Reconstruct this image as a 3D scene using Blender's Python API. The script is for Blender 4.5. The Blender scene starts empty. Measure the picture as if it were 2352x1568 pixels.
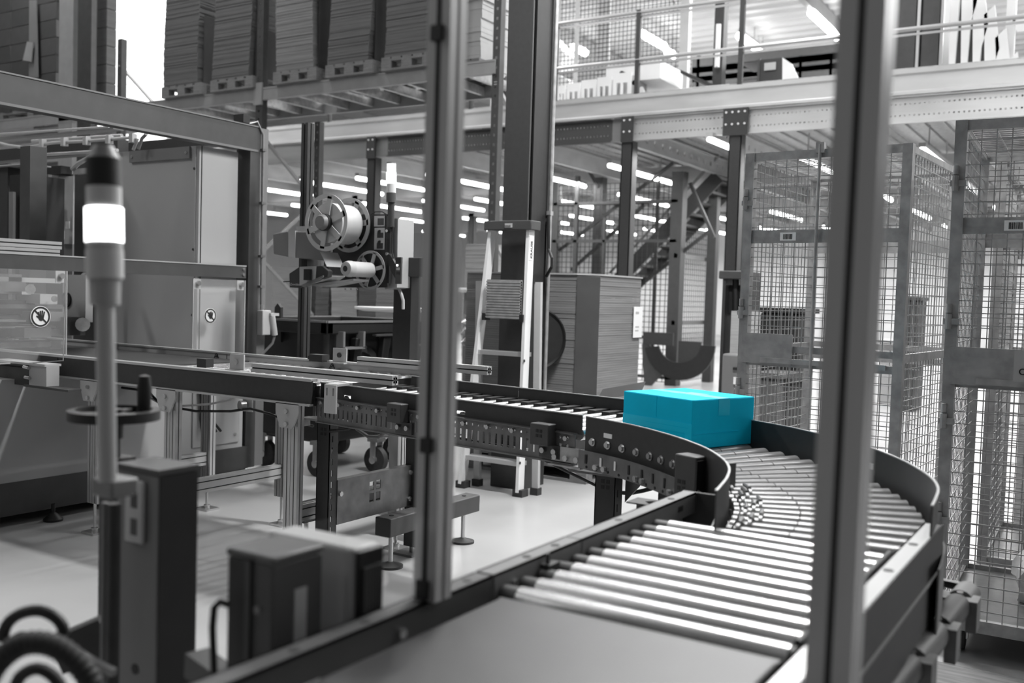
import bpy, math, random
from mathutils import Matrix, Vector
random.seed(7)
sc = bpy.context.scene
C = sc.collection
PI = math.pi
V = Vector
# ------------------------------------------------------------------ camera
H = 1.4
_f = 2253.65
_X = V((3576, -214, _f)).normalized(); _Y = V((1424, 62, -_f)).normalized(); _Z = _X.cross(_Y).normalized()
R3 = Matrix((_X, _Y, _Z))          # camera to world
cam_d = bpy.data.cameras.new('camera'); cam = bpy.data.objects.new('camera', cam_d); C.objects.link(cam)
cam_d.sensor_width = 36; cam_d.lens = _f / 2352 * 36; cam_d.clip_end = 200; cam_d.clip_start = .05
cam.matrix_world = Matrix.Translation((0, 0, H)) @ R3.to_4x4()
cam_d.dof.use_dof = True; cam_d.dof.focus_distance = 4.4; cam_d.dof.aperture_fstop = 2.6
sc.camera = cam
# ------------------------------------------------------------------ light
w = bpy.data.worlds.new('world'); sc.world = w; w.use_nodes = True
w.node_tree.nodes['Background'].inputs[0].default_value = (1, 1, 1, 1)
w.node_tree.nodes['Background'].inputs[1].default_value = .10
sc.view_settings.view_transform = 'Standard'; sc.view_settings.look = 'None'
sc.view_settings.exposure = 0.0; sc.view_settings.gamma = 1; sc.view_settings.use_curve_mapping = False
def area(x, y, z, sx, sy, e, rot=(0, 0, 0)):
    l = bpy.data.lights.new('hall_and_fill_lamp', 'AREA'); l.shape = 'RECTANGLE'; l.size = sx; l.size_y = sy; l.energy = e
    o = bpy.data.objects.new('hall_and_fill_lamp', l); C.objects.link(o); o.location = (x, y, z); o.rotation_euler = rot
for x_ in (-14, -9.2, -4.4, .4, 5.2):
    for y_, e_ in ((3.2, 40), (9, 260), (15.5, 500), (22, 500)):
        area(x_, y_, 7.55, .25, 4.6, e_ if not (y_ < 4 and x_ > 0) else 0.01)
for x_ in (-19, -16, -13, -10.5, -8.2, -5.4, -3.4, -1.5, 1.5):
    for y_ in (14.5, 20.5, 27):
        area(x_, y_, 3.40, .2, 4, 105)
for x_ in (-18, -10, -3): area(x_, 36.5, 3.4, 6, .3, 230)  # added lamps, only there to brighten the back wall
for x_, e_ in ((-11, 200), (-6.5, 85), (-1, 12)): area(x_, -1.8, 7.2, .25, 3, e_, (.35, 0, 0))  # unseen fill lamps behind the camera, added to lift camera-facing sides
area(-1.7, 4.9, 5.0, 1.4, .25, 330)  # unseen low lamp added above the curve to brighten box top and floor

def pt(u, v, x=None, y=None, z=None):
    """world point seen at a pixel of the photograph on a plane of known x, y or z"""
    d = R3 @ V((u - 1176, 784 - v, -_f))
    t = x / d.x if x is not None else (y / d.y if y is not None else (z - H) / d.z)
    return V((0, 0, H)) + d * t

# ------------------------------------------------------------------ materials
MATS = {}
def mat(name, g, rough=.5, metal=0., var=.12, scale=6., bump=0., col=None, stretch=(1, 1, 1), spec=.5, alpha=None, trans=0.):
    if name in MATS: return MATS[name]
    m = bpy.data.materials.new(name); m.use_nodes = True; MATS[name] = m
    nt = m.node_tree; b = nt.nodes['Principled BSDF']; L = nt.links.new
    c = col or (g, g, g)
    b.inputs['Roughness'].default_value = rough; b.inputs['Metallic'].default_value = metal
    b.inputs['Specular IOR Level'].default_value = spec
    tc = nt.nodes.new('ShaderNodeTexCoord'); mp = nt.nodes.new('ShaderNodeMapping'); mp.inputs['Scale'].default_value = stretch
    L(tc.outputs['Object'], mp.inputs[0])
    n = nt.nodes.new('ShaderNodeTexNoise'); n.inputs['Scale'].default_value = scale; n.inputs['Detail'].default_value = 5
    L(mp.outputs[0], n.inputs['Vector'])
    r = nt.nodes.new('ShaderNodeValToRGB'); r.color_ramp.elements[0].position = .3; r.color_ramp.elements[1].position = .7
    r.color_ramp.elements[0].color = tuple(k * (1 - var) for k in c) + (1,); r.color_ramp.elements[1].color = tuple(min(1, k * (1 + var)) for k in c) + (1,)
    L(n.outputs[0], r.inputs[0]); L(r.outputs[0], b.inputs['Base Color'])
    if bump:
        bp = nt.nodes.new('ShaderNodeBump'); bp.inputs['Strength'].default_value = bump; bp.inputs['Distance'].default_value = .004
        L(n.outputs[0], bp.inputs['Height']); L(bp.outputs[0], b.inputs['Normal'])
    if trans: b.inputs['Transmission Weight'].default_value = trans; b.inputs['IOR'].default_value = 1.05
    if alpha is not None: b.inputs['Alpha'].default_value = alpha
    return m
def emat(name, s, g=1.):
    m = bpy.data.materials.new(name); m.use_nodes = True; MATS[name] = m
    b = m.node_tree.nodes['Principled BSDF']; b.inputs['Base Color'].default_value = (g, g, g, 1)
    b.inputs['Emission Color'].default_value = (g, g, g, 1); b.inputs['Emission Strength'].default_value = s
    return m
M_floor = mat('floor_concrete', .38, .30, 0, .20, .7, .02)  # broad blotches suggest floor shadows as well as worn concrete
M_ceil = mat('ceiling_metal', .55, .45, .1, .06, 2, stretch=(.3, 4, 1))
M_wall = mat('wall_white', .72, .7, 0, .04, 1)
M_dark = mat('dark_paint', .032, .5, 0, .1, 30)
M_dark2 = mat('charcoal_paint', .052, .5, 0, .1, 12)
M_black = mat('black_plastic', .012, .5, 0, .2, 20)
M_rub = mat('rubber', .03, .7, 0, .2, 30)
M_belt = mat('belt_rubber', .034, .42, 0, .12, 9, .05)
M_grey = mat('mid_grey_paint', .16, .5, 0, .06, 5)
M_cab = mat('cabinet_grey', .36, .5, 0, .04, 1.5)
M_lite = mat('light_grey_paint', .42, .45, 0, .06, 5)
M_white = mat('white_plastic', .75, .45, 0, .03, 5)
M_slot_shade = mat('slot_shade', .035, .8, 0, .1, 5)  # black core paints the shade inside aluminium profile slots
M_alu = mat('aluminium', .5, .34, .45, .02, 20, stretch=(1, 1, .1))
M_galv = mat('galvanised_steel', .42, .36, .5, .22, 18)
M_galvd = mat('dull_galvanised', .17, .42, .6, .22, 14)
M_beam = mat('mezzanine_steel', .5, .38, .35, .1, 3, stretch=(.4, 1, 2))
M_rolls = mat('roller_steel', .50, .27, .9, .06, 12)
M_rollp = mat('roller_plastic', .14, .3, 0, .08, 8)
M_zinc = mat('zinc_bolt', .6, .25, .85, .05, 30)
M_rack = mat('rack_blue_grey', .05, .5, .1, .15, 10)
M_rackb = mat('rack_beam_paint', .26, .42, 0, .08, 8)
M_card = mat('cardboard', .115, .85, 0, .14, 3, .1, stretch=(1, 1, 25))
M_card2 = mat('cardboard_light', .36, .85, 0, .12, 3, .1, stretch=(1, 1, 25))
M_card3 = mat('cardboard_block', .19, .85, 0, .16, 2.2, .1, stretch=(.6, .6, 14))
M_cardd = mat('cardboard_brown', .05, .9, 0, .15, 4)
M_wood = mat('pallet_wood', .16, .85, 0, .25, 8, .1, stretch=(1, 6, 6))
M_cage = mat('cage_steel', .34, .42, .25, .25, 16)
M_paper = mat('paper', .78, .8, 0, .02, 5)
M_ink = mat('ink', .01, .6, 0, .1, 5)
M_label = mat('label_web', .42, .4, 0, .05, 8)
M_cyan = mat('cyan_cardboard', 0, .75, 0, .05, 5, .05, col=(.0, .60, .90), spec=.2)
M_cyan2 = mat('cyan_tape', 0, .35, 0, .05, 9, .05, col=(.0, .65, .95))
M_glass = mat('acrylic', .9, .05, 0, 0, 1, alpha=.10)
M_film = mat('milky_film', .8, .3, 0, .1, 9, .6, alpha=.55)
M_clear = mat('lens_plastic', .8, .3, 0, .02, 1, alpha=.75)
M_lampoff = mat('frosted_lens', .55, .3, 0, .03, 1)
E_lamp = emat('beacon_lit', 5)
E_lamp2 = emat('beacon_glow', .9, .9)
E_tube = emat('tube_light', 9)
E_glow_wall = emat('wall_glow', 1.6)  # glow put on a plain white wall, no lamp behind it
E_led = emat('led', 3)

# ------------------------------------------------------------------ mesh builder
class MB:
    def __init__(s): s.v = []; s.f = []; s.dark = []
    def add(s, vs, fs):
        n = len(s.v); s.v += [V(p) for p in vs]; s.f += [tuple(i + n for i in f) for f in fs]; return s
    def box(s, x0, x1, y0, y1, z0, z1):
        return s.add([(x, y, z) for z in (z0, z1) for y in (y0, y1) for x in (x0, x1)],
                     [(0, 2, 3, 1), (4, 5, 7, 6), (0, 1, 5, 4), (2, 6, 7, 3), (0, 4, 6, 2), (1, 3, 7, 5)])
    def obox(s, o, a, b, c):
        """box from corner o with edge vectors a, b, c"""
        o, a, b, c = map(V, (o, a, b, c))
        if a.cross(b).dot(c) < 0: a, b = b, a
        P = [o + a * i + b * j + c * k for k in (0, 1) for j in (0, 1) for i in (0, 1)]
        return s.add(P, [(0, 2, 3, 1), (4, 5, 7, 6), (0, 1, 5, 4), (2, 6, 7, 3), (0, 4, 6, 2), (1, 3, 7, 5)])
    def beam(s, p, q, w, h, up=(0, 0, 1), off=(0, 0)):
        p, q = V(p), V(q); d = (q - p).normalized(); up = V(up)
        if abs(d.dot(up)) > .99: up = V((0, 1, 0)) if abs(d.y) < .9 else V((1, 0, 0))
        a = d.cross(up).normalized(); b = a.cross(d).normalized()
        o = p + a * (off[0] - w / 2) + b * (off[1] - h / 2)
        return s.obox(o, q - p, a * w, b * h)
    def alu(s, p, q, w, n=1, up=(0, 0, 1)):
        """slotted aluminium extrusion, w wide, n cells high"""
        for i in range(n):
            c = (i - (n - 1) / 2) * w
            n0 = len(s.f); s.beam(p, q, w * .62, w * (.62 if n == 1 else 1), up, (0, c)); s.dark.append((n0, len(s.f)))
            for a in (-1, 1):
                for b in (-1, 1):
                    s.beam(p, q, w * .42, w * .42, up, (a * w * .29, c + b * w * .29))
        return s
    def cyl(s, p, q, r, r2=None, n=14, cap=True):
        p, q = V(p), V(q); r2 = r if r2 is None else r2; d = (q - p).normalized()
        a = d.orthogonal().normalized(); b = d.cross(a)
        vs = []
        for k in range(n):
            t = 2 * PI * k / n; e = a * math.cos(t) + b * math.sin(t)
            vs += [p + e * r, q + e * r2]
        fs = [(2 * k, 2 * ((k + 1) % n), 2 * ((k + 1) % n) + 1, 2 * k + 1) for k in range(n)]
        if cap: fs += [tuple(2 * k for k in range(n - 1, -1, -1)), tuple(2 * k + 1 for k in range(n))]
        return s.add(vs, fs)
    def tube(s, pts, r, n=8):
        pts = [V(p) for p in pts]; vs = []; a = None
        for i, p in enumerate(pts):
            d = (pts[min(i + 1, len(pts) - 1)] - pts[max(i - 1, 0)]).normalized()
            a = d.orthogonal().normalized() if a is None else (a - d * a.dot(d)).normalized()
            b = d.cross(a)
            rr = r[i] if isinstance(r, (list, tuple)) else r
            vs += [p + (a * math.cos(2 * PI * k / n) + b * math.sin(2 * PI * k / n)) * rr for k in range(n)]
        fs = [(i * n + k, i * n + (k + 1) % n, (i + 1) * n + (k + 1) % n, (i + 1) * n + k) for i in range(len(pts) - 1) for k in range(n)]
        fs += [tuple(range(n - 1, -1, -1)), tuple((len(pts) - 1) * n + k for k in range(n))]
        return s.add(vs, fs)
    def lathe(s, o, d, prof, n=24, a0=0., a1=2 * PI):
        """prof: list of (radius, height along d); closed if a1-a0 = 2pi"""
        o, d = V(o), V(d).normalized(); a = d.orthogonal().normalized(); b = d.cross(a)
        full = abs(a1 - a0 - 2 * PI) < 1e-6; m = n if full else n + 1; P = len(prof); vs = []
        for k in range(m):
            t = a0 + (a1 - a0) * k / n; e = a * math.cos(t) + b * math.sin(t)
            vs += [o + e * r + d * h for r, h in prof]
        fs = []
        for k in range(n):
            k2 = (k + 1) % m
            for i in range(P - 1): fs.append((k * P + i, k2 * P + i, k2 * P + i + 1, k * P + i + 1))
        return s.add(vs, fs)
    def ring(s, o, d, r0, r1, t, n=32):
        return s.lathe(o, d, [(r0, -t / 2), (r1, -t / 2), (r1, t / 2), (r0, t / 2), (r0, -t / 2)], n)
    def prism(s, poly, ext):
        poly = [V(p) for p in poly]; ext = V(ext); n = len(poly)
        return s.add(poly + [p + ext for p in poly], [tuple(range(n - 1, -1, -1)), tuple(range(n, 2 * n))] +
                     [(i, (i + 1) % n, n + (i + 1) % n, n + i) for i in range(n)])
    def plate(s, o, u, v, U, W, t, holes=()):
        """plate of U by W spanned by unit vectors u, v from o, thickness t along u x v, rectangular through-holes (a0,a1,b0,b1)"""
        o, u, v = V(o), V(u).normalized(), V(v).normalized(); nn = u.cross(v)
        bs = sorted({0, W} | {h[2] for h in holes} | {h[3] for h in holes})
        for b0, b1 in zip(bs, bs[1:]):
            if b1 - b0 < 1e-6: continue
            bm = (b0 + b1) / 2; hs = sorted((h[0], h[1]) for h in holes if h[2] < bm < h[3]); x = 0
            for h0, h1 in hs + [(U, U)]:
                if h0 - x > 1e-6: s.obox(o + u * x + v * b0, u * (h0 - x), v * (b1 - b0), nn * t)
                x = h1
        return s
    def wire(s, p, q, r):
        p, q = V(p), V(q); d = (q - p).normalized(); a = d.orthogonal().normalized(); b = d.cross(a)
        vs = [p + a * r, p + b * r, p - a * r, p - b * r, q + a * r, q + b * r, q - a * r, q - b * r]
        return s.add(vs, [(k, (k + 1) % 4, 4 + (k + 1) % 4, 4 + k) for k in range(4)])
    def mesh_panel(s, o, u, v, U, W, du, dv, r):
        o, u, v = V(o), V(u).normalized(), V(v).normalized()
        nu = max(1, round(U / du)); nv = max(1, round(W / dv))
        nn = u.cross(v) * r * 1.6
        for i in range(nu + 1): s.wire(o + u * U * i / nu, o + u * U * i / nu + v * W, r)
        for j in range(nv + 1): s.wire(o + nn + v * W * j / nv, o + nn + v * W * j / nv + u * U, r)
        return s

ROOT = {}
def setp(o, label=None, cat=None, group=None, kind=None):
    for k, val in (('label', label), ('category', cat), ('group', group), ('kind', kind)):
        if val: o[k] = val
    return o
def thing(name, label, cat, loc=(0, 0, 0), rz=0., group=None):
    o = bpy.data.objects.new(name, None); C.objects.link(o); o.empty_display_size = .1
    o.location = loc; o.rotation_euler = (0, 0, rz); setp(o, label, cat, group)
    ROOT[o.name] = Matrix.Translation(loc) @ Matrix.Rotation(rz, 4, 'Z')
    return o
def part(name, mb, m, parent=None, world=True, label=None, kind=None, flat=False, bevel=0.):
    me = bpy.data.meshes.new(name); root = ROOT.get(parent.name) if parent else None
    vs = mb.v
    if root is not None and world:
        inv = root.inverted(); vs = [inv @ p for p in vs]
    me.from_pydata([tuple(p) for p in vs], [], mb.f); me.materials.append(m)
    o = bpy.data.objects.new(name, me); C.objects.link(o)
    if mb.dark:
        me.materials.append(M_slot_shade)
        for a_, b_ in mb.dark:
            for i_ in range(a_, b_): me.polygons[i_].material_index = 1
    if parent: o.parent = parent
    if root is not None: ROOT[o.name] = root
    if not flat:
        me.shade_smooth(); me.set_sharp_from_angle(angle=.6)
    if bevel:
        b = o.modifiers.new('bevel', 'BEVEL'); b.width = bevel; b.segments = 2; b.limit_method = 'ANGLE'
    if label: o['label'] = label
    if kind: o['kind'] = kind
    return o
def inst(src, parent, mtx=None):
    c = src.copy(); C.objects.link(c); c.parent = parent
    if mtx is not None: c.matrix_local = mtx
    if parent and parent.name in ROOT: ROOT[c.name] = ROOT[parent.name]
    return c
def solo(name, mb, m, label, cat, group=None, **k):
    o = part(name, mb, m, **k); return setp(o, label, cat, group)
def struct(name, mb, m, label=None, parent=None, **k):
    o = part(name, mb, m, parent, **k); o['kind'] = 'structure'
    if label and not parent: o['label'] = label
    return o
def dup(root, loc, rz, label=None, group=None):
    r = root.copy(); C.objects.link(r); r.location = loc; r.rotation_euler = (0, 0, rz)
    if label: r['label'] = label
    if group: r['group'] = group
    for ch in list(root.children):
        c = ch.copy(); C.objects.link(c); c.parent = r
        for g in list(ch.children):
            d = g.copy(); C.objects.link(d); d.parent = c
    return r
def text(name, body, o, u, v, size, m, parent, kind=None, extr=.0006, bold=0.):
    """flat lettering, baseline from o along u, up v"""
    cu = bpy.data.curves.new(name, 'FONT'); cu.body = body; cu.size = size; cu.extrude = extr; cu.offset = bold; cu.materials.append(m)
    t0 = bpy.data.objects.new(name, cu); C.objects.link(t0); me = bpy.data.meshes.new_from_object(t0)
    C.objects.unlink(t0); bpy.data.objects.remove(t0)
    t = bpy.data.objects.new(name, me); C.objects.link(t); t.parent = parent
    u = V(u).normalized(); v = V(v).normalized(); n = u.cross(v)
    M = Matrix((u, v, n)).transposed().to_4x4(); M.translation = V(o)
    root = ROOT.get(parent.name)
    t.matrix_local = (root.inverted() @ M) if root is not None else M
    return t
X, Y, Z = V((1, 0, 0)), V((0, 1, 0)), V((0, 0, 1))

# ================================================================== SETTING
struct('floor', MB().box(-40, 16, -4, 46, -.2, 0), M_floor, 'pale polished concrete floor of the hall')
cm = MB()
x = -40.; zc = 7.9; y = -4.
while y < 46:                                            # trapezoid ribs running along x
    cm.add([(-40, y, zc), (16, y, zc), (-40, y + .2, zc), (16, y + .2, zc), (-40, y + .26, zc + .09), (16, y + .26, zc + .09),
            (-40, y + .44, zc + .09), (16, y + .44, zc + .09), (-40, y + .5, zc), (16, y + .5, zc)],
           [(0, 1, 3, 2), (2, 3, 5, 4), (4, 5, 7, 6), (6, 7, 9, 8)])
    y += .5
struct('ceiling', cm, M_ceil, 'corrugated sheet metal roof of the hall', flat=True)
struct('wall_back', MB().box(-40, 16, 40, 40.3, 0, 7.9), M_wall, 'pale back wall of the hall')
struct('wall_left', MB().box(-36.3, -36, -4, 40, 0, 7.9), M_wall, 'pale wall at the left end of the hall')
bt = MB()
for xx in range(-36, 14, 6): bt.beam((xx, 8, 7.72), (xx, 40, 7.72), .12, .3)
struct('trim_1', bt, M_lite, 'steel roof beams under the corrugated roof')

# ---- tube lights under the roof (visible ones)
def tube_light(p, q, label, group, r=.05):
    t = thing('tube_light', label, 'light', tuple((V(p) + V(q)) / 2 + V((0, 0, 0))), 0, group)
    part('diffuser', MB().cyl(p, q, r), E_tube, t)
    part('housing', MB().beam(V(p) + Z * (r + .03), V(q) + Z * (r + .03), .09, .06), M_lite, t)
    for f_ in (.2, .8):
        c_ = V(p).lerp(V(q), f_); part('hanger', MB().wire(c_ + Z * r, V((c_.x, c_.y, 7.95 if p[2] > 5 else 3.84)), .012), M_lite, t)
    return t
def tl_px(a, b, z, label, grp, r=.09):
    P = pt(a[0], a[1], z=z); Q = pt(b[0], b[1], z=z); P.x = Q.x = (P.x + Q.x) / 2
    return tube_light(P, Q, label, grp, r)
G = 'tube lights under the roof'
tl_px((1868, 28), (1920, 86), 7.5, 'long tube light just left of the thick blurred aluminium post', G)
tl_px((1702, 82), (1736, 112), 7.5, 'tube light behind the third railing post, left of the roof light nearest the thick post', G)
tl_px((1740, 116), (1752, 128), 7.5, 'short distant tube light just below the one behind the third railing post', G)
tl_px((1472, 74), (1524, 108), 7.5, 'tube light seen through the wire screen right of the second railing post', G)
tl_px((1536, 118), (1544, 128), 7.5, 'short distant tube light seen through the screen by the pale upright', G)
tl_px((1262, 72), (1274, 84), 7.5, 'tube light peeking out between dark column and first railing post', G)
tl_px((1322, 108), (1340, 122), 7.5, 'small distant tube light low in the screen between first two railing posts', G)

# ================================================================== MEZZANINE
YM = 11.97
mz = thing('mezzanine', 'galvanised steel mezzanine floor with perforated edge beam behind the conveyors', 'mezzanine', (-6, YM, 0))
part('fascia', MB().prism([(-22, YM - .02, 4.11), (-22, YM - .06, 4.11), (-22, YM - .06, 4.06), (-22, YM - .04, 4.04), (-22, YM - .04, 3.87), (-22, YM - .07, 3.85), (-22, YM - .07, 3.82), (-22, YM - .02, 3.82)], (30, 0, 0)), M_beam, mz)
holes = []
def xr(a, b, st):
    out = []
    while a < b: out.append(a); a += st
    return out
xb0 = -13.5
for k in xr(.1, 15.4, .052):
    holes += [(k, k + .02, .215, .235), (k, k + .02, .085, .105)]
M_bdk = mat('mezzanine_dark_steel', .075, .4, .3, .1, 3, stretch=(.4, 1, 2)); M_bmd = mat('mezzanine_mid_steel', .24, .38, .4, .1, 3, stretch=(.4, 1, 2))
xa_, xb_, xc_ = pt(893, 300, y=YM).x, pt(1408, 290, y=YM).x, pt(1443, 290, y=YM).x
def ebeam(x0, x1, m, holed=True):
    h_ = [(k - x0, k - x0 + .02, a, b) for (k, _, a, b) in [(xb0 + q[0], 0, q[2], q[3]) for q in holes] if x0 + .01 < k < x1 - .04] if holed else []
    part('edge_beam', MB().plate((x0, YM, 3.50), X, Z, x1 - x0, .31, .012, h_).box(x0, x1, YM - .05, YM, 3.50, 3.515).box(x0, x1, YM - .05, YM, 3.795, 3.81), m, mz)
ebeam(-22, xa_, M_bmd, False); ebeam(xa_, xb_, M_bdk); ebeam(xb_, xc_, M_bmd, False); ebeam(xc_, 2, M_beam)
dk = MB()
x = -22.
while x < 8:
    dk.box(x, x + .12, YM, 30, 3.83, 3.86); dk.box(x + .12, x + .24, YM, 30, 3.86, 3.89); x += .24
part('deck', dk, M_galv, mz, flat=True)
jz = 3.56
jx = [-21, -18.6, -16.2, -14.4, -12.6, -11.4, -9.6, -7.9, -6.02, -4.9, -3.1, -1.85, -.4, 1.2, 3, 5]
for i, x in enumerate(jx):
    j = MB(); hs = [(k, k + .07, .1, .17) for k in xr(.4, 8, .28)] if -7 < x < 0 else []
    j.plate((x, YM + .05, jz - .02), Y, Z, 17.9, .27, .012, hs); j.box(x, x + .07, YM + .05, 29.9, jz - .035, jz - .02); j.box(x, x + .07, YM + .05, 29.9, jz + .24, jz + .255)
    part('joist', j, M_beam, mz)
for y in (16.5, 21, 26):
    part('cross_beam', MB().box(-22, 8, y, y + .1, 3.42, 3.8), M_beam, mz)
COLX = [-10.22, -5.79, -4.3]
def mez_col(x, y, wide, top=3.5, w=.16):
    c = MB().box(x - w / 2, x + w / 2, y, y + .012, 0, top).box(x - w / 2, x - w / 2 + .012, y, y + w, 0, top).box(x + w / 2 - .012, x + w / 2, y, y + w, 0, top)
    o = part('column', c, M_dark, mz)
    p = MB().box(x - wide / 2, x + wide / 2, YM - .085, YM - .06, 3.48, 3.82)
    if y < 12.1:
        part('splice_plate', p, M_dark, mz)
        b = MB()
        for zz in (3.62, 3.77):
            for k in range(4 if wide > .2 else 2):
                xx = x - wide / 2 + wide * (k + .5) / (4 if wide > .2 else 2); b.cyl((xx, YM - .092, zz), (xx, YM - .085, zz), .014, n=6)
        part('bolts', b, M_white, mz)
mez_col(-5.79, YM - .06, .17); mez_col(-4.3, YM - .06, .32); mez_col(-10.22, YM - .06, .17)
for x, y in ((.6, YM - .06), (-14.6, YM - .06)): mez_col(x, y, .17)
for x in (-18, -14.6, -10.2, -5.8, 3): mez_col(x, 16.5, .1); mez_col(x, 21, .1)
# guardrail
gr = thing('guardrail', 'two-rail steel guardrail with dark posts along the mezzanine edge', 'railing', (-6, YM, 4.11))
for x in (-11.2, -8.4, -6.98, -5.72, -4.3, -2.9, .1):
    part('post', MB().beam((x, YM + .03, 4.0), (x, YM + .03, 5.23), .06, .05), M_dark, gr)
for zz, n_ in ((5.2, 'top_rail'), (4.58, 'mid_rail')):
    part(n_, MB().cyl((-13, YM + .03, zz), (3, YM + .03, zz), .026).box(-13, 3, YM + .04, YM + .06, zz - .07, zz - .045), M_alu, gr)
part('toe_board', MB().box(-13, 3, YM + .02, YM + .03, 4.11, 4.14), M_galv, gr)
G = 'tube lights under the mezzanine'
tl_px((1630, 320), (1677, 341), 3.44, 'tube light under the mezzanine left of the wide bolted column', G, .03)
k = 0
names = ['outermost left bay', 'bay left of the label machine mast', 'bay behind the label machine mast', 'bay behind the big label reel', 'bay right of the slim beacon', 'bay left of the wide dark column', 'bay right of the wide dark column', 'bay behind the stairs', 'bay above the left cage', 'bay behind the thick post', 'bay above the right cage']
for x, nm in zip((-20, -17.4, -15.3, -13.4, -12, -10.4, -8.6, -6.9, -4.0, -2.4, -1.15), names):
    for y in (13.6, 17.4, 21.6, 26):  # tube rows multiplied to give the deck underside its bright streaks
        tube_light((x, y, 3.44), (x, y + 2.4, 3.44), 'added tube light under the mezzanine in the %s, %s' % (nm, {13.6: 'front row', 17.4: 'second row', 21.6: 'third row', 26: 'back row'}[y]), G, .035)
# things up on the mezzanine
sx = thing('wire_screen', 'tall pale framed wire screen standing on the mezzanine behind the railing', 'screen', (-8, 14, 3.9))
P0 = -9.3; P1 = -5.9
part('wire_mesh', MB().mesh_panel((P0, 14, 3.9), X, Z, P1 - P0, 3.2, .07, .07, .006), M_dark, sx, kind='stuff')
for x in (P0, P1): part('post', MB().box(x - .07, x + .07, 13.95, 14.05, 3.9, 7.2), M_lite, sx)
for x in (-8.1, -7.75): part('post', MB().box(x - .03, x + .03, 13.95, 14.0, 3.9, 7.2), M_lite, sx)
part('post', MB().box(-7.4, -7.18, 14.0, 14.06, 3.9, 7.2), M_lite, sx)
part('brace', MB().beam((-9.2, 14.05, 5.6), (-8.2, 14.05, 7), .06, .03), M_lite, sx)
part('brace', MB().beam((-6.9, 14.05, 7), (-6.1, 14.05, 5.9), .06, .03), M_lite, sx)
# pale folded crates row behind railing
for i, (u0, u1, vt) in enumerate([(1282, 1300, 196), (1303, 1334, 190), (1336, 1370, 182), (1372, 1405, 176), (1408, 1450, 166)]):
    a = pt(u0, 222, y=12.6); b = pt(u1, 215, y=12.6); top = pt(u1, vt, y=12.6).z
    t = thing('plastic_crate', 'white slatted plastic crate behind the railing, %s in the row from the dark column' % ['first', 'second', 'third', 'fourth', 'fifth'][i], 'crate', (a.x, 12.6, 3.9), 0, 'white crates on the mezzanine')
    w_ = b.x - a.x; h_ = top - 3.9
    part('side_panel', MB().plate((a.x, 12.6, 3.9), X, Z, w_, h_, .02, [(w_ * .2, w_ * .42, h_ * .35, h_ * .8), (w_ * .55, w_ * .8, h_ * .35, h_ * .8)]), M_white, t)
    part('shell', MB().box(a.x, b.x, 12.7, 13.1, 3.9, top - .02), M_lite, t)
# white sorter chutes
t = thing('sorter_cover', 'white sloping plastic sorter hood behind the wire screen on the mezzanine', 'machine', (-8.3, 14.6, 3.9))
part('hood', MB().prism([(-9.4, 14.4, 5.1), (-8.4, 14.4, 5.15), (-8.1, 14.4, 5.0), (-8.1, 14.4, 4.85), (-9.4, 14.4, 4.95)], (0, .9, 0)), M_white, t)
part('hood', MB().prism([(-9.0, 14.6, 6.2), (-8.3, 14.6, 5.5), (-8.45, 14.6, 5.3), (-8.75, 14.6, 5.35)], (0, .5, 0)), M_white, t)
part('leg', MB().box(-9.3, -9.2, 14.5, 14.6, 3.9, 5), M_dark, t); part('leg', MB().box(-8.3, -8.2, 14.5, 14.6, 3.9, 5), M_dark, t)
part('tray', MB().prism([(-9.4, 14.3, 4.75), (-8.0, 14.3, 4.6), (-8.0, 14.3, 4.55), (-9.4, 14.3, 4.5)], (0, .8, 0)), M_grey, t)
t = thing('sorter_machine', 'white packing machine with dark knobs behind the screen, right of second railing post', 'machine', (-6.9, 13, 3.9))
part('cover', MB().box(-6.6, -5.75, 12.8, 13.6, 4.5, 4.75), M_white, t)
part('body', MB().box(-6.5, -5.9, 12.9, 13.5, 3.9, 4.32), M_lite, t)
part('panel', MB().prism([(-6.5, 12.75, 4.2), (-6.0, 12.75, 4.4), (-5.85, 12.75, 4.1), (-6.2, 12.75, 3.95)], (0, .05, 0)), M_white, t)
for q in ((-6.3, 4.6), (-6.1, 4.45), (-5.95, 4.2)): part('knob', MB().cyl((q[0], 12.7, q[1]), (q[0], 12.8, q[1]), .035), M_black, t)
t = thing('slatted_chute', 'white slatted chute leaning right of the pale upright on the mezzanine', 'chute', (-5.5, 13, 3.9))
part('side_panel', MB().plate((-5.55, 13, 3.95), X, Z, .75, .42, .03, [(k, k + .02, .2, .36) for k in xr(.04, .7, .055)]), M_white, t)
part('slope', MB().prism([(-5.55, 13.04, 4.65), (-4.75, 13.04, 4.25), (-4.75, 13.04, 4.2), (-5.55, 13.04, 4.6)], (0, .5, 0)), M_dark, t)
t = thing('spiral_hoist', 'dark ringed vertical hoist post with cable coil on the mezzanine', 'hoist', (-5, 13.4, 3.9))
hx = pt(1650, 100, y=13.4).x
part('mast', MB().box(hx - .07, hx + .07, 13.4, 13.55, 3.9, 6.6), M_dark, t)
part('coil', MB().ring((hx - .12, 13.38, 5.95), Y, .13, .19, .1), M_black, t)
part('base', MB().box(hx - .3, hx + .3, 13.2, 13.7, 3.9, 4.2).box(hx - .12, hx + .2, 13.2, 13.7, 4.2, 4.35), M_black, t)
part('tube', MB().cyl((hx + .02, 13.33, 4.7), (hx + .02, 13.33, 5.3), .035), M_white, t)
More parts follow.
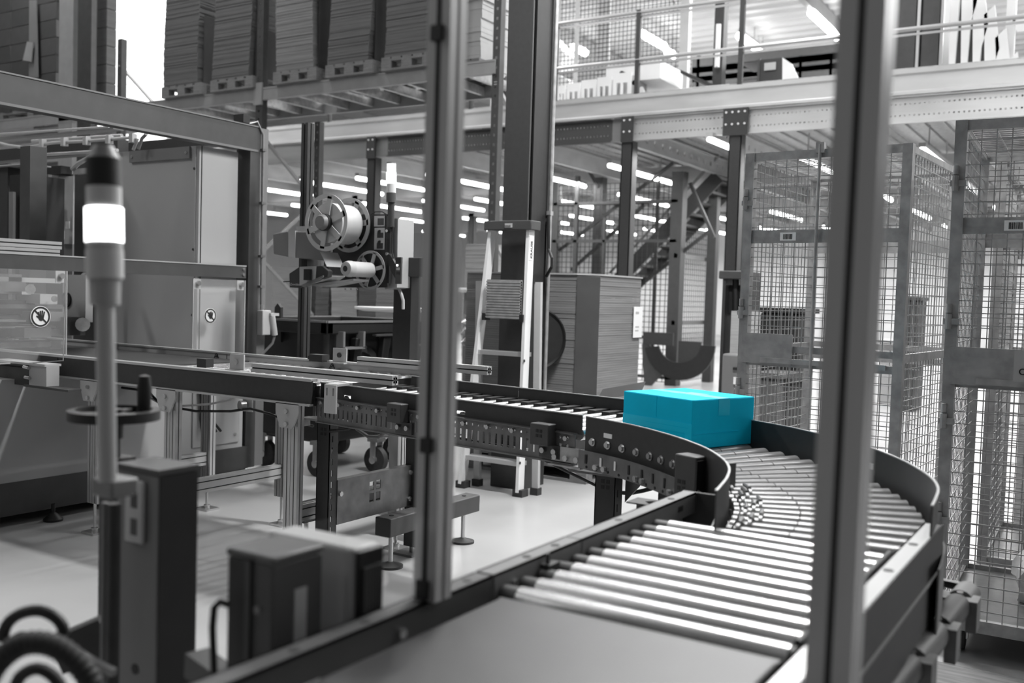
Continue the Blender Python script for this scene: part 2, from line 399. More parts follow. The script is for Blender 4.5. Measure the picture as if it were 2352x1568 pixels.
# dark machine boxes at (1600-1830)
def pxbox(u0, u1, v0, v1, y, d):
    a = pt(u0, v1, y=y); b = pt(u1, v0, y=y); return (a.x, b.x, y, y + d, a.z, b.z)
t = thing('shelf_unit', 'low dark shelf unit with a paper notice behind the railing', 'shelf', (-4.5, 14, 3.9))
bx_ = pxbox(1745, 1798, 132, 190, 14, .6)
part('body', MB().box(bx_[0], bx_[1], bx_[2], bx_[3], 3.88, bx_[5]), M_dark, t)
part('notice', MB().box(*pxbox(1755, 1782, 142, 162, 13.97, .01)), M_lite, t)
part('shelf', MB().box(*pxbox(1700, 1745, 140, 146, 14, .6)).box(*pxbox(1700, 1745, 178, 186, 14, .6)), M_dark2, t)
part('post', MB().box(*pxbox(1738, 1746, 134, 192, 13.98, .05)), M_dark2, t)
t = thing('crumpled_film', 'crumpled white plastic film and carton on the mezzanine floor', 'plastic film', (-3.6, 13.6, 3.9))
a = pt(1800, 186, y=13.6); b_ = pt(1890, 186, y=13.6)
part('carton_flap', MB().prism([pt(1797, 188, y=13.6), pt(1797, 132, y=13.6), pt(1818, 146, y=13.6), pt(1838, 188, y=13.6)], (0, .02, 0)), M_white, t)
fm = MB(); n = 9
for i in range(n):
    for j in range(5):
        fm.v.append(V((a.x + .15 + (b_.x - a.x - .15) * i / (n - 1), 13.5 + .12 * j, 3.92 + random.uniform(.02, .38) * math.sin(PI * (i + .5) / n))))
for i in range(n - 1):
    for j in range(4): q = i * 5 + j; fm.f.append((q, q + 5, q + 6, q + 1))
part('film', fm, M_white, t, flat=True)
t = thing('warehouse_shelving', 'dark shelving along the far wall behind the long roof light', 'shelving', (-5, 22, 3.9))
ys = 20
for u0, u1 in ((1600, 1640), (1835, 1842), (1905, 1912)): part('upright', MB().box(pt(u0, 150, y=ys).x, pt(u0 + 7, 150, y=ys).x, ys, ys + .1, 3.88, pt(u0, 128, y=ys).z), M_dark, t)
for v0 in (128, 150, 172): part('shelf', MB().box(*pxbox(1590, 2000, v0, v0 + 5, ys, .6)), M_dark2, t)
part('back_panel', MB().box(*pxbox(1590, 2020, 134, 188, ys + .6, .05)), M_grey, t)
# tall dark cabinets to the right of the thick post
for (u0, u1), lb in (((2040, 2106), 'left'), ((2110, 2160), 'right')):
    x0 = pt(u0, 150, y=12.9).x; x1 = pt(u1, 150, y=12.9).x
    t = thing('tall_cabinet', 'tall dark steel cabinet on the mezzanine, %s one of the pair' % lb, 'cabinet', (x0, 12.9, 3.9), 0, 'pair of tall cabinets')
    part('body', MB().box(x0, x1, 12.9, 13.5, 3.9, 6.4), M_dark2, t, bevel=.01)
    part('door', MB().box(x0 + .03, x1 - .03, 12.87, 12.9, 4.0, 6.35), M_dark2, t)
    part('edge_strip', MB().box(x1 - .015, x1 + .02, 12.86, 12.89, 3.9, 6.4), M_alu, t)
# stacked nestable plastic trolleys (jagged light shapes)
base = pt(2180, 160, y=12.7)
for i in range(7):
    x0 = base.x + .02 + i * .13; zt = 5.75 - i * .28
    t = thing('plastic_scoop', 'pale moulded plastic bin in the leaning nest, %s from the tall cabinets' % ['first', 'second', 'third', 'fourth', 'fifth', 'sixth', 'seventh'][i], 'bin', (x0, 12.7, 3.9), 0, 'leaning nest of pale plastic bins')
    part('shell', MB().prism([(x0, 12.6, 3.92), (x0 - .05, 12.6, zt - .1), (x0 + .06, 12.6, zt), (x0 + .13, 12.6, zt - .5), (x0 + .07, 12.6, zt - .75), (x0 + .05, 12.6, 3.92)], (0, .03, 0)), M_white, t)
    part('inner', MB().prism([(x0 + .05, 12.64, 3.92), (x0 + .08, 12.64, zt - .6), (x0 + .16, 12.64, zt - .7), (x0 + .10, 12.64, 3.92)], (0, .45, 0)), M_dark2, t)
t = thing('tubular_rack', 'white tubular rack frame standing behind the railing at the right edge', 'rack', (-1.2, 12.8, 3.9))
fx = pt(2345, 100, y=12.8).x
for x in (fx - .12, fx + .4): part('upright', MB().box(x - .05, x + .05, 12.8, 12.88, 3.9, 6.3), M_white, t)
for z_ in (4.2, 4.75, 5.3): part('shelf', MB().box(fx - .1, fx + .4, 12.8, 13.3, z_, z_ + .04), M_white, t)

# ================================================================== PALLET RACK
YR, YB = 8.6, 9.6
rk = thing('pallet_rack', 'dark pallet racking with pale beams holding cardboard stacks above the machine', 'rack', (-9.2, YR, 0))
zb1 = pt(600, 203, y=YR).z; zb0 = pt(600, 231, y=YR).z
xu = {k: pt(k, 150, y=YR).x for k in (155, 275, 600, 1140)}
def upright(x, y, z1, w=.09):
    hs = [(w * .36, w * .64, k, k + .03) for k in xr(.05, z1, .1)]
    m = MB().plate((x - w / 2, y, 0), X, Z, w, z1, .006, hs)
    m.box(x - w / 2, x - w / 2 + .01, y, y + .08, 0, z1).box(x + w / 2 - .01, x + w / 2, y, y + .08, 0, z1)
    part('upright', m, M_rack, rk)
upright(xu[275], YR, 4.75); upright(xu[600], YR - .02, 6.4, .11); upright(xu[600], YB, 3.6); upright(xu[1140], YR, 6.4)
upright(xu[1140], YB, 6.4)
part('upright', MB().box(pt(140, 100, y=YR).x, pt(172, 100, y=YR).x, YR - .03, YR + .05, 0, 6.4), M_rackb, rk, label='pale grey rack upright')
part('upright', MB().box(pt(183, 100, y=YR).x, pt(214, 100, y=YR).x, YR - .03, YR + .05, 0, 6.4), M_rack, rk)
for x0, x1 in ((-19, pt(172, 250, y=YR).x), (xu[275], xu[600]), (xu[600], xu[1140])):
    part('beam', MB().box(x0, x1, YR - .03, YR + .02, zb0, zb1).box(x0, x1, YR - .035, YR - .028, zb1 - .02, zb1).box(x0, x1, YR - .035, YR - .028, zb0, zb0 + .02), M_rackb, rk)
    part('beam', MB().box(x0, x1, YB, YB + .05, zb0, zb1), M_rackb, rk)
part('beam_clip', MB().box(xu[600] - .07, xu[600] + .07, YR - .05, YR - .03, zb0 - .06, zb1 + .06), M_rackb, rk)
# frame bracing between front and rear uprights (along y)
def lacing(x, z0, z1, st, m):
    z = z0; f = 1
    while z < z1:
        a, b = (YR, YB) if f else (YB, YR)
        part('brace', MB().beam((x, a, z), (x, b, z + st), .035, .035), m, rk); z += st; f = 1 - f
lacing(xu[600], .3, 3.0, .75, M_rackb); lacing(xu[1140], .4, 5.6, .8, M_alu); lacing(xu[275], 2.9, 4.4, .75, M_alu)
for x in xr(xu[275] + .3, xu[1140], .42):
    part('pallet_support', MB().box(x, x + .05, YR, YB, zb0 + .03, zb1 - .02), M_galv, rk)

def pallet(name, label, x0, x1, y0, y1, z, group):
    t = thing(name, label, 'pallet', ((x0 + x1) / 2, y0, z), 0, group)
    L_ = x1 - x0
    for k in range(5):
        a = x0 + (L_ - .12) * k / 4; part('deck_board', MB().box(a, a + .12, y0, y1, z + .122, z + .144), M_wood, t)
    for yy in (y0, (y0 + y1) / 2 - .05, y1 - .1):
        part('bottom_board', MB().box(x0, x1, yy, yy + .1, z, z + .022), M_wood, t)
        part('stringer_board', MB().box(x0, x1, yy, yy + .1, z + .1, z + .122), M_wood, t)
        for xx in (x0, (x0 + x1) / 2 - .07, x1 - .14): part('block', MB().box(xx, xx + .14, yy, yy + .1, z + .022, z + .1), M_wood, t)
    return t
def sheets(x0, x1, y0, y1, z0, z1, dz=.016, jit=.004, lean=0., wob=.02):
    m = MB(); z = z0; ph = random.uniform(0, 6); sx = sy = 0
    while z < z1:
        k = (z - z0); o = wob * math.sin(ph + k * 3.1) + lean * k
        if random.random() < .06: sx = random.uniform(-1, 1) * .005
        a = sx + random.uniform(-jit, jit); b = random.uniform(-jit, jit)
        m.box(x0 + o + a, x1 + o + a, y0 + b, y1 + b, z, min(z1, z + dz - .0012)); z += dz
    return m
ps = [(388, 466, 500, 196, 'leftmost pallet stack, beside the glowing wall'), (500, 584, 644, 188, 'pallet stack just left of the dark rack upright'),
      (644, 728, 762, 176, 'stepped pallet stack right of the dark rack upright'), (764, 857, 892, 165, 'fourth pallet stack, with a pale gap high on its right'),
      (892, 992, 1010, 155, 'pallet stack touching the near aluminium post')]
G = 'cardboard stacks on the upper rack beam'
for i, (u0, u1, u2, vb, lb) in enumerate(ps):
    zb = zb1; x0 = pt(u0, vb, y=YR).x; x1 = pt(u1, vb, y=YR).x
    yb = x1 / (pt(u2, vb, y=YR).x / YR) - .08          # where the side face seen to u2 ends
    yb = max(YR + .45, min(YB + .15, abs(yb)))
    pallet('pallet', 'wooden pallet under the ' + lb.split(',')[0], x0 - .02, x1 + .08, YR - .1, YR + 1.05, zb, 'pallets on the upper rack beam')
    t = thing('cardboard_stack', 'tall stack of flat cardboard, ' + lb, 'cardboard', ((x0 + x1) / 2, YR - .08, zb + .144), 0, G)
    part('flat_boxes', sheets(x0, x1, YR - .08, yb, zb + .144, 6.6, lean=.012), M_card if i != 2 else M_card3, t, kind='stuff', flat=True)
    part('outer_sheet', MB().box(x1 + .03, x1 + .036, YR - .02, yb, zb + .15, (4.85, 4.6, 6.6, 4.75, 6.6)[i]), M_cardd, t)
# pale stacks beyond post
x0 = pt(1078, 150, y=YR + .5).x; x1 = pt(1118, 150, y=YR + .5).x
t = thing('cardboard_stack', 'pale bundled cardboard stack seen between the near post and rack upright', 'cardboard', (x0, YR + .5, zb1), 0, G)
part('flat_boxes', sheets(x0 - .30, x1, YR + .4, YR + 1, zb1 + .144, 6.4, .05, .01), M_lite, t, kind='stuff', flat=True)
pallet('pallet', 'wooden pallet under the pale bundled stack by the rack upright', x0 - .32, x1, YR + .35, YR + 1, zb1, 'pallets on the upper rack beam')
# dark carton walls at far left
t = None
for row in range(8):
    for cidx in range(3):
        x0 = pt(-20 + cidx * 52, 100, y=YR + .25).x; x1 = pt(-20 + (cidx + 1) * 52, 100, y=YR + .25).x
        zz = zb1 + .15 + row * .26
        if cidx == 0:
            pass
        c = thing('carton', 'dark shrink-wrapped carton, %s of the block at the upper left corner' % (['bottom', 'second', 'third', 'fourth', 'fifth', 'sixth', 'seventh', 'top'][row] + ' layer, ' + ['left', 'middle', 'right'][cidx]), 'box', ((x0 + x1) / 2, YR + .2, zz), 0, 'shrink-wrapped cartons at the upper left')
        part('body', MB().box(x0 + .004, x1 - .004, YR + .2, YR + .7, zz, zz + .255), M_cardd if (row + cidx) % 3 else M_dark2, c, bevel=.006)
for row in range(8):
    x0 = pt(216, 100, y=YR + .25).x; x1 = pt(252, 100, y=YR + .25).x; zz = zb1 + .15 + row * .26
    c = thing('carton', 'dark carton in the narrow column beside the glowing wall, %s layer' % ['bottom', 'second', 'third', 'fourth', 'fifth', 'sixth', 'seventh', 'top'][row], 'box', ((x0 + x1) / 2, YR + .2, zz), 0, 'cartons beside the bright window')
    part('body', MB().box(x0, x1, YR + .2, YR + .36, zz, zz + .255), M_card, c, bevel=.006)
pallet('pallet', 'wooden pallet under the dark cartons at the upper left', pt(-20, 170, y=YR).x, pt(136, 170, y=YR).x, YR + .1, YR + .8, zb1, None)
pallet('pallet', 'wooden pallet under the narrow carton column by the glowing wall', pt(216, 170, y=YR).x, pt(252, 170, y=YR).x, YR + .1, YR + .4, zb1, None)
t = thing('packing_tape_strip', 'pale strap with a hanging tag over the dark cartons', 'strap', (pt(75, 100, y=YR).x, YR + .1, 3.6))
part('strap', MB().prism([pt(67, 0, y=YR + .14), pt(84, 0, y=YR + .14), pt(88, 178, y=YR + .14), pt(66, 178, y=YR + .14)], (0, .01, 0)), M_grey, t)
part('tag', MB().prism([pt(52, 138, y=YR + .1), pt(62, 95, y=YR + .1), pt(76, 98, y=YR + .1), pt(72, 142, y=YR + .1)], (0, .01, 0)), M_rackb, t)
# white wall, made to glow where strong light would fall on it
YW = 10.9
wx0, wx1 = pt(225, 100, y=YW).x, pt(520, 100, y=YW).x
wt = thing('wall_glowing_1', 'overexposed white wall behind the racking, given its own glow', None, (wx0, YW, 3)); wt['kind'] = 'structure'
n = 6
for i in range(n):
    for j in range(3):
        a = wx0 + (wx1 - wx0) * i / n; b = wx0 + (wx1 - wx0) * (i + 1) / n; z0 = 3.75 + 1.1 * j
        part('pane', MB().box(a + .012, b - .012, YW, YW + .02, z0 + .012, z0 + 1.088), E_glow_wall, wt)
part('wall_backing', MB().box(wx0, wx1, YW + .03, YW + .06, 3.75, 7.05), M_white, wt)

# ================================================================== BACKGROUND BEHIND MACHINES, GROUND LEVEL
def carton_stack(name, label, u0, u1, vt, y, d, m, group=None, n=0, pal=True):
    a = pt(u0, vt, y=y); b = pt(u1, vt, y=y)
    if pal: pallet('pallet', 'wooden pallet under the ' + label.split(' of flat')[0].split(',')[0], a.x, b.x, y, y + d, 0, 'pallets on the floor')
    t = thing(name, label, 'cardboard', ((a.x + b.x) / 2, y, .144), 0, group)
    part('flat_boxes', sheets(a.x, b.x, y, y + d, .144, a.z, .02, .004), m, t, kind='stuff', flat=True)
    return t
G = 'cardboard stacks on the floor'
carton_stack('cardboard_stack', 'brown stack of flat cardboard left of the pale stack under the label machine', 728, 758, 640, 8.0, .8, M_card, G)
carton_stack('cardboard_stack', 'pale stack of flat cardboard behind the waste bin under the label machine', 761, 819, 632, 8.0, .8, M_card2, G)
carton_stack('cardboard_stack', 'darker stack of flat cardboard right of the pale stack under the label machine', 822, 862, 632, 8.0, .8, M_card, G)
carton_stack('cardboard_stack', 'stack of cartons behind the bin near the junction box', 626, 690, 612, 10.5, .9, M_card2, G)
carton_stack('cardboard_stack', 'low stack seen between near post and ladder', 1068, 1120, 560, 10.6, .9, M_card2, G)
t = thing('film_bundle', 'glossy film-wrapped bundle seen between the post and the ladder', 'plastic film', (pt(1110, 780, y=7.3).x, 7.3, .8))
fm = MB(); a = pt(1058, 780, y=7.25); b_ = pt(1150, 780, y=7.25); n = 12
for i in range(n):
    for j in range(9): fm.v.append(V((a.x + (b_.x - a.x) * i / (n - 1), 7.2 + random.uniform(0, .12), .93 + .035 * j + random.uniform(0, .02))))
for i in range(n - 1):
    for j in range(8): q = i * 9 + j; fm.f.append((q, q + 9, q + 10, q + 1))
part('film', fm, mat('glossy_film', .45, .15, .1, .3, 9), t, flat=True)
part('cartons', MB().box(a.x, b_.x, 7.35, 7.9, 0, 1.22), M_card2, t)
def table(label, u0, u1, v, y, m=M_white):
    a = pt(u0, v, y=y); b = pt(u1, v, y=y); z = a.z
    t = thing('round_table', label, 'table', ((a.x + b.x) / 2, y, 0)); r = (b.x - a.x) / 2; cx_ = (a.x + b.x) / 2
    part('tabletop', MB().lathe((cx_, y, z), Z, [(0, 0), (r, 0), (r, -.02), (r * .8, -.04), (0, -.05)], 32), m, t)
    part('stem', MB().cyl((cx_, y, 0.03), (cx_, y, z - .03), .04), M_grey, t); part('foot', MB().lathe((cx_, y, 0), Z, [(.3, 0), (.3, .015), (.05, .05)], 20), M_grey, t)
table('white turntable of a wrapping machine behind the waste bin', 838, 990, 703, 7.6)
table('bright white turntable edge between the near post and the ladder', 1040, 1112, 660, 8.2)
# big cardboard stack by the dark column
SX = pt(1358, 640, y=6.55).x
t = thing('cardboard_stack', 'large shoulder-high block of flat cardboard with a paper label, right of the ladder', 'cardboard', (SX - .55, 6.5, .144), 0, G)
zt = 1.57
def oct_sheets(x0, x1, y0, y1, c, z0, z1, dz, jit):
    m = MB(); z = z0
    while z < z1:
        a = random.uniform(-jit, jit); b = random.uniform(-jit, jit)
        m.prism([(x0 + a, y0 + b, z), (x1 - c + a, y0 + b, z), (x1 + a, y0 + c * .9 + b, z), (x1 + a, y1 + b, z), (x0 + a, y1 + b, z)], (0, 0, dz - .001)); z += dz
    return m
part('flat_boxes', oct_sheets(SX - 1.1, SX + .04, 6.5, 7.35, .13,   .144, zt, .018, .002), M_card3, t, kind='stuff', flat=True)
part('top_sheet', MB().prism([(SX - 1.1, 6.49, zt), (SX - .09, 6.49, zt), (SX + .05, 6.62, zt), (SX + .05, 7.36, zt), (SX - 1.1, 7.36, zt)], (0, 0, .012)), M_card2, t)
p0 = pt(1456, 704, x=SX + .05)
part('paper_label', MB().obox(p0 - Z * .25, Y * .16, Z * .25, X * .004), M_paper, t, label='white paper label')
part('print', MB().obox(p0 + Y * .03 - Z * .06 + X * .004, Y * .06, Z * .02, X * .001).obox(p0 + Y * .03 - Z * .17 + X * .004, Y * .07, Z * .012, X * .001).obox(p0 + Y * .03 - Z * .2 + X * .004, Y * .06, Z * .012, X * .001), M_lite, t, kind='stuff')
part('corner_shade', MB().prism([(SX - .088, 6.495, .15), (SX - .084, 6.487, .15), (SX + .048, 6.607, .15), (SX + .042, 6.615, .15)], (0, 0, zt - .16)), M_cardd, t)  # darker sheet over the chamfer gives that face its shade
part('loose_flap', MB().prism([pt(1370, 918, y=6.4), pt(1385, 893, y=6.4), pt(1482, 876, y=6.4), pt(1470, 905, y=6.4)], (0, .01, 0)), M_grey, t)
pallet('pallet', 'wooden pallet under the large block of cardboard by the ladder', SX - 1.1, SX + .04, 6.5, 7.35, 0, 'pallets on the floor')
# stacker forklift
t = thing('pallet_stacker', 'dark pallet stacker with raised mast parked behind the left cage', 'forklift', tuple(pt(1700, 900, y=8.4)[:2]) + (0,))
yy = 8.4
def bx(u0, u1, v0, v1, y, d): return MB().box(*pxbox(u0, u1, v0, v1, y, d))
def floorbox(u0, u1, v0, y, d):
    a = pxbox(u0, u1, v0, 900, y, d); return MB().box(a[0], a[1], a[2], a[3], .03, a[5])
part('mast', floorbox(1650, 1668, 622, yy, .25), M_dark, t); part('mast', floorbox(1712, 1726, 640, yy, .25), M_dark, t)
part('head', bx(1650, 1722, 622, 640, yy - .02, .3), M_dark2, t, bevel=.01)
part('carriage', bx(1670, 1712, 655, 720, yy + .1, .1), M_black, t)
part('cylinder', MB().cyl(pt(1690, 900, y=yy + .1), pt(1690, 640, y=yy + .1), .03), M_black, t)
part('battery_cover', floorbox(1655, 1722, 815, yy - .3, .35), M_grey, t, bevel=.02)
part('carton', bx(1676, 1722, 715, 812, yy - .05, .3), M_card2, t)
part('slot', bx(1683, 1696, 844, 849, yy - .32, .02), M_black, t); part('sticker', bx(1684, 1690, 866, 882, yy - .32, .02), M_white, t)
part('wheel', MB().cyl((t.location.x, yy - .1, .08), (t.location.x + .08, yy - .1, .08), .08), M_rub, t)
# stair enclosure under the mezzanine
YE = 15.0
en = thing('mesh_enclosure', 'dark framed wire mesh enclosure around the stairs under the mezzanine', 'enclosure', (-7.5, YE, 0))
ex = {u: pt(u, 500, y=YE).x for u in (1270, 1325, 1375, 1555, 1640)}
def epost(u, v0, w, y=YE):
    x = pt(u, 500, y=y).x; part('post', MB().box(x - w / 2, x + w / 2, y, y + w, 0, min(3.5, pt(u, v0, y=y).z)), M_dark2, en)
epost(1270, 382, .16); epost(1372, 380, .17, 15.3); epost(1553, 378, .2); epost(1636, 400, .16, 16.2); epost(1322, 382, .07); epost(1508, 380, .05, 15.4); epost(1388, 500, .05)
part('wire_mesh', MB().mesh_panel((ex[1270], YE + .05, .05), X, Z, ex[1555] - ex[1270], 3.3, .09, .09, .007), M_black, en, kind='stuff')
part('wire_mesh', MB().mesh_panel((ex[1555], YE + .1, .05), Y, Z, 1.3, 2.6, .09, .09, .006), M_black, en, kind='stuff')
for z_ in (3.0, 2.35, .75, .1): part('rail', MB().box(ex[1270], ex[1555], YE, YE + .05, z_, z_ + .05), M_dark2, en)
for z_ in (2.1, 1.0, .15): part('rail', MB().box(ex[1555] - .03, ex[1555] + .03, YE, YE + 1.3, z_, z_ + .07), M_grey, en)
for (u, v), (u2, v2) in (((1285, 575), (1545, 375)), ((1312, 620), (1480, 470)), ((1340, 370), (1375, 430)), ((1585, 420), (1640, 545)), ((1480, 648), (1630, 530))):
    part('brace', MB().beam(pt(u, v, y=YE + .15), pt(u2, v2, y=YE + .15), .05, .05), M_dark, en)
st = thing('staircase', 'dark open-tread steel staircase inside the mesh enclosure', 'stairs', (-7, 15.8, 0))
A = pt(1375, 690, y=15.7); B = pt(1650, 405, y=15.7)
for dy in (0, .85):
    part('stringer', MB().beam(A + Y * dy, B + Y * dy, .05, .24), M_dark, st)
for k in range(12):
    p = A + (B - A) * (k + .5) / 12; part('tread', MB().box(p.x - .13, p.x + .15, 15.7, 16.55, p.z, p.z + .04), M_dark, st)
part('handrail', MB().cyl(A + Z * .5 + X * .2, B + Z * .35, .025), M_grey, st)
ch = thing('banner', 'large dark curved band shape behind the mesh, left of the stacker', 'panel', (-6.2, 14.6, 0))
cc = pt(1560, 790, y=14.7)
cm = MB(); pr = []
for k in range(19):
    t_ = PI * (1.05 + .95 * k / 18); pr.append((cc + V((math.cos(t_) * .60, 0, math.sin(t_) * .58)), cc + V((math.cos(t_) * .36, 0, math.sin(t_) * .30))))
cm.prism([p[0] for p in pr] + [p[1] for p in reversed(pr)], (0, .04, 0)); part('band', cm, M_black, ch)
part('panel', MB().box(*pxbox(1556, 1610, 785, 850, 14.72, .04)), M_dark, ch)
part('panel', MB().box(*pxbox(1476, 1546, 765, 790, 14.72, .04)), M_dark, ch)
part('panel', MB().prism([pt(1474, 790, y=14.74), pt(1490, 790, y=14.74), pt(1530, 850, y=14.74), pt(1480, 900, y=14.74)], (0, .04, 0)), M_dark2, ch)
# distant things in the hall beyond
G = 'far machines seen through the cages'
for i, (u0, u1, v0, y, m, lb) in enumerate([(1745, 1835, 720, 9.5, M_black, 'black bin on castors seen through the left cage'), (1740, 1790, 870, 9.0, M_card, 'carton behind the lower left of the left cage'),
        (1790, 1815, 880, 9.2, M_cardd, 'narrow brown carton behind the left cage'), (2080, 2110, 690, 14, M_dark2, 'dark control box far behind the left cage side'),
        (2020, 2060, 790, 15, M_lite, 'pale packing table far behind the left cage')]):
    t = thing(['wheeled_bin', 'carton', 'carton', 'control_box', 'packing_table'][i], lb, ['bin', 'box', 'box', 'box', 'table'][i], tuple(pt(u0, 800, y=y)[:2]) + (0,))
    q = pxbox(u0, u1, v0, v0 + 20, y, .6); part('body', MB().box(q[0], q[1], q[2], q[3], .12 if i == 0 else 0, q[5]), m, t, bevel=.02)
    part('rim', MB().box(q[0] - .03, q[1] + .03, q[2] - .03, q[3] + .03, q[5], q[5] + .05), m, t)
# building column
CX0 = pt(1160, 300, y=6).x; CX1 = pt(1217, 300, y=6).x
tw = struct('trim_2', MB().box(CX0, CX1, 6, 6.018, .35, 7.9).box(CX0, CX1, 6.28, 6.298, 0, 7.9).box((CX0 + CX1) / 2 - .006, (CX0 + CX1) / 2 + .006, 6.01, 6.285, 0, 7.9).box(CX0 - .03, CX1 + .03, 5.99, 6.3, 0, .35), M_dark, 'wide dark steel building column behind the ladder')
part('conduit', MB().cyl((CX1 + .02, 6.29, .4), (CX1 + .02, 6.29, 7.8), .014).box(CX1, CX1 + .035, 6.27, 6.31, 2.0, 2.03), M_galv, tw, world=True)
part('plate', MB().box(CX1 - .01, CX1 + .004, 6.05, 6.25, 0, 7.9), M_black, tw)
# hose reel
hr = thing('hose_reel', 'round black hose reel mounted on the dark column above the conveyor', 'hose reel', tuple(pt(1228, 778, y=6.35)))
c0 = pt(1228, 778, y=6.35); ax = V((.70, -.72, 0)).normalized()
part('disc', MB().lathe(c0, ax, [(.0, .03), (.08, .03), (.085, .015), (.215, .015), (.23, .03), (.24, .02), (.24, -.01), (0, -.01)], 48), M_black, hr)
part('disc', MB().lathe(c0 - ax * .07, ax, [(.0, .01), (.225, .01), (.24, .02), (.24, -.01), (0, -.01)], 48), M_black, hr)
part('drum', MB().cyl(c0 - ax * .07, c0, .16, n=24), M_rub, hr)
part('hose', MB().tube([(CX1 + .03, 6.25, 2.0), (CX1 + .04, 6.25, 1.75), (CX1 + .10, 6.2, 1.68), (CX1 + .10, 6.2, 1.62), (CX1 + .03, 6.25, 1.55)], .012), M_black, hr)

# ================================================================== LADDER
ld = thing('step_ladder', 'aluminium step ladder with folded grooved platform standing before the dark column', 'ladder', (-3.8, 5.8, 0))
FL, FR = V((-4.045, 5.80, 0)), V((-3.555, 5.80, 0)); TL, TR = pt(1133, 515, y=5.88), pt(1219, 515, y=5.88)
for a, b in ((FL, TL), (FR, TR)):
    part('stile', MB().beam(a + Z * .03, b, .024, .074, (0, 1, 0)), M_white, ld)
    part('foot', MB().box(a.x - .04, a.x + .04, a.y - .03, a.y + .05, 0, .05), M_rub, ld)
for z_ in (.24, .485, .725, 1.005):
    f = z_ / TL.z; a = FL.lerp(TL, f); b = FR.lerp(TR, f)
    part('step', MB().box(a.x, b.x, a.y - .02, a.y + .08, z_ - .03, z_), M_alu, ld)
f = 1.38 / TL.z; a = FL.lerp(TL, f) + X * .05; b = FR.lerp(TR, f) - X * .03
pf = MB()
for k in range(14): pf.box(a.x, b.x, 5.80, 5.825, 1.24 + k * .019, 1.24 + k * .019 + .013)
pf.box(a.x, b.x, 5.81, 5.835, 1.235, 1.51)
part('platform', pf, M_galv, ld); part('bracket', MB().box(a.x - .03, a.x, 5.8, 5.86, 1.22, 1.27), M_black, ld); part('bracket', MB().box(b.x, b.x + .03, 5.8, 5.86, 1.22, 1.27), M_black, ld)
part('top_cap', MB().box(TL.x - .04, TR.x + .04, 5.82, 5.95, TL.z - .045, TL.z + .02), M_dark2, ld, bevel=.005)
part('logo_plate', MB().box(TL.x + .14, TL.x + .2, 5.815, 5.82, TL.z - .03, TL.z), M_lite, ld)
text('lettering', 'KRAUSE', (TL.x + .143, 5.813, TL.z - .022), X, Z, .013, M_ink, ld)
for x in (-3.50, -4.0):
    part('rear_leg', MB().beam((x, 5.93, .04), (x - .03, 5.93, 1.5), .05, .03), M_lite, ld); part('foot', MB().box(x - .03, x + .03, 5.9, 5.96, 0, .05), M_rub, ld)
part('rear_brace', MB().beam((-4, 5.93, .3), (-3.5, 5.93, .3), .02, .04), M_lite, ld)
part('knob', MB().cyl(pt(1221, 648, y=5.9), pt(1221, 648, y=5.97), .025), M_dark, ld)
s0 = pt(1210, 545, y=5.76); s0 = V((TR.lerp(FR, .1).x - .01, 5.835 - .015, 0))
def stile_pt(z, dx=0.): q = FR.lerp(TR, (z) / TR.z); return V((q.x + .0125, q.y - .035 + dx, z))
part('brand_sticker', MB().obox(stile_pt(1.65, .008), Y * .048, Z * .17, X * .002), M_paper, ld)
text('lettering', 'KRAUSE', stile_pt(1.662, .048) + X * .003, Z, -Y, .034, M_ink, ld, bold=.0008)
for z_ in (.24, .725, 1.9 * .5): part('rivet', MB().cyl(stile_pt(z_), stile_pt(z_) + X * .006, .010, n=8), M_dark, ld)

# ================================================================== WASTE CONTAINER
wc = thing('waste_container', 'large black four-wheeled plastic waste container behind the conveyor', 'waste container', (-5.35, 5.95, 0))
wx0, wx1, wy0, wy1 = -5.98, -4.88, 5.25, 6.6; zr = 1.175
def taper(x0, x1, y0, y1, z0, a, z1):
    return [(x0 + a, y0 + a, z0), (x1 - a, y0 + a, z0), (x1 - a, y1 - a, z0), (x0 + a, y1 - a, z0), (x0, y0, z1), (x1, y0, z1), (x1, y1, z1), (x0, y1, z1)]
wb = MB().add(taper(wx0 + .05, wx1 - .05, wy0 + .05, wy1 - .05, .24, .16, 1.1), [(3, 2, 1, 0), (0, 1, 5, 4), (1, 2, 6, 5), (2, 3, 7, 6), (3, 0, 4, 7)])
part('body', wb, M_black, wc, bevel=.03)
rm = MB()
for q in ((wx0, wx1, wy0, wy0 + .07), (wx0, wx1, wy1 - .07, wy1), (wx0, wx0 + .07, wy0, wy1), (wx1 - .07, wx1, wy0, wy1)): rm.box(*q, 1.08, zr)
part('rim', rm, M_black, wc, bevel=.01)
part('rim_ridge', MB().box(wx0, wx1, wy0 - .01, wy0 + .012, zr - .012, zr + .004).box(wx1 - .012, wx1 + .01, wy0, wy1, zr - .012, zr + .004), M_grey, wc)
for x in (wx1 - .95, wx1 - .52):
    part('lifting_eye', MB().prism([(x - .04, wy0 + .02, 1.0), (x + .04, wy0 + .02, 1.0), (x + .03, wy0 + .02, 1.26), (x, wy0 + .02, 1.29), (x - .03, wy0 + .02, 1.26)], (0, .025, 0)), M_black, wc)
for y in (wy0 + .12, wy1 - .35):
    part('comb_pocket', MB().box(wx1 - .02, wx1 + .05, y, y + .02, .98, 1.1).box(wx1 - .02, wx1 + .05, y + .22, y + .24, .98, 1.1).box(wx1 - .02, wx1 + .05, y, y + .24, .97, .985), M_grey, wc)
part('handle', MB().box(wx1, wx1 + .04, wy0 + .5, wy1 - .45, 1.06, 1.075), M_dark2, wc)
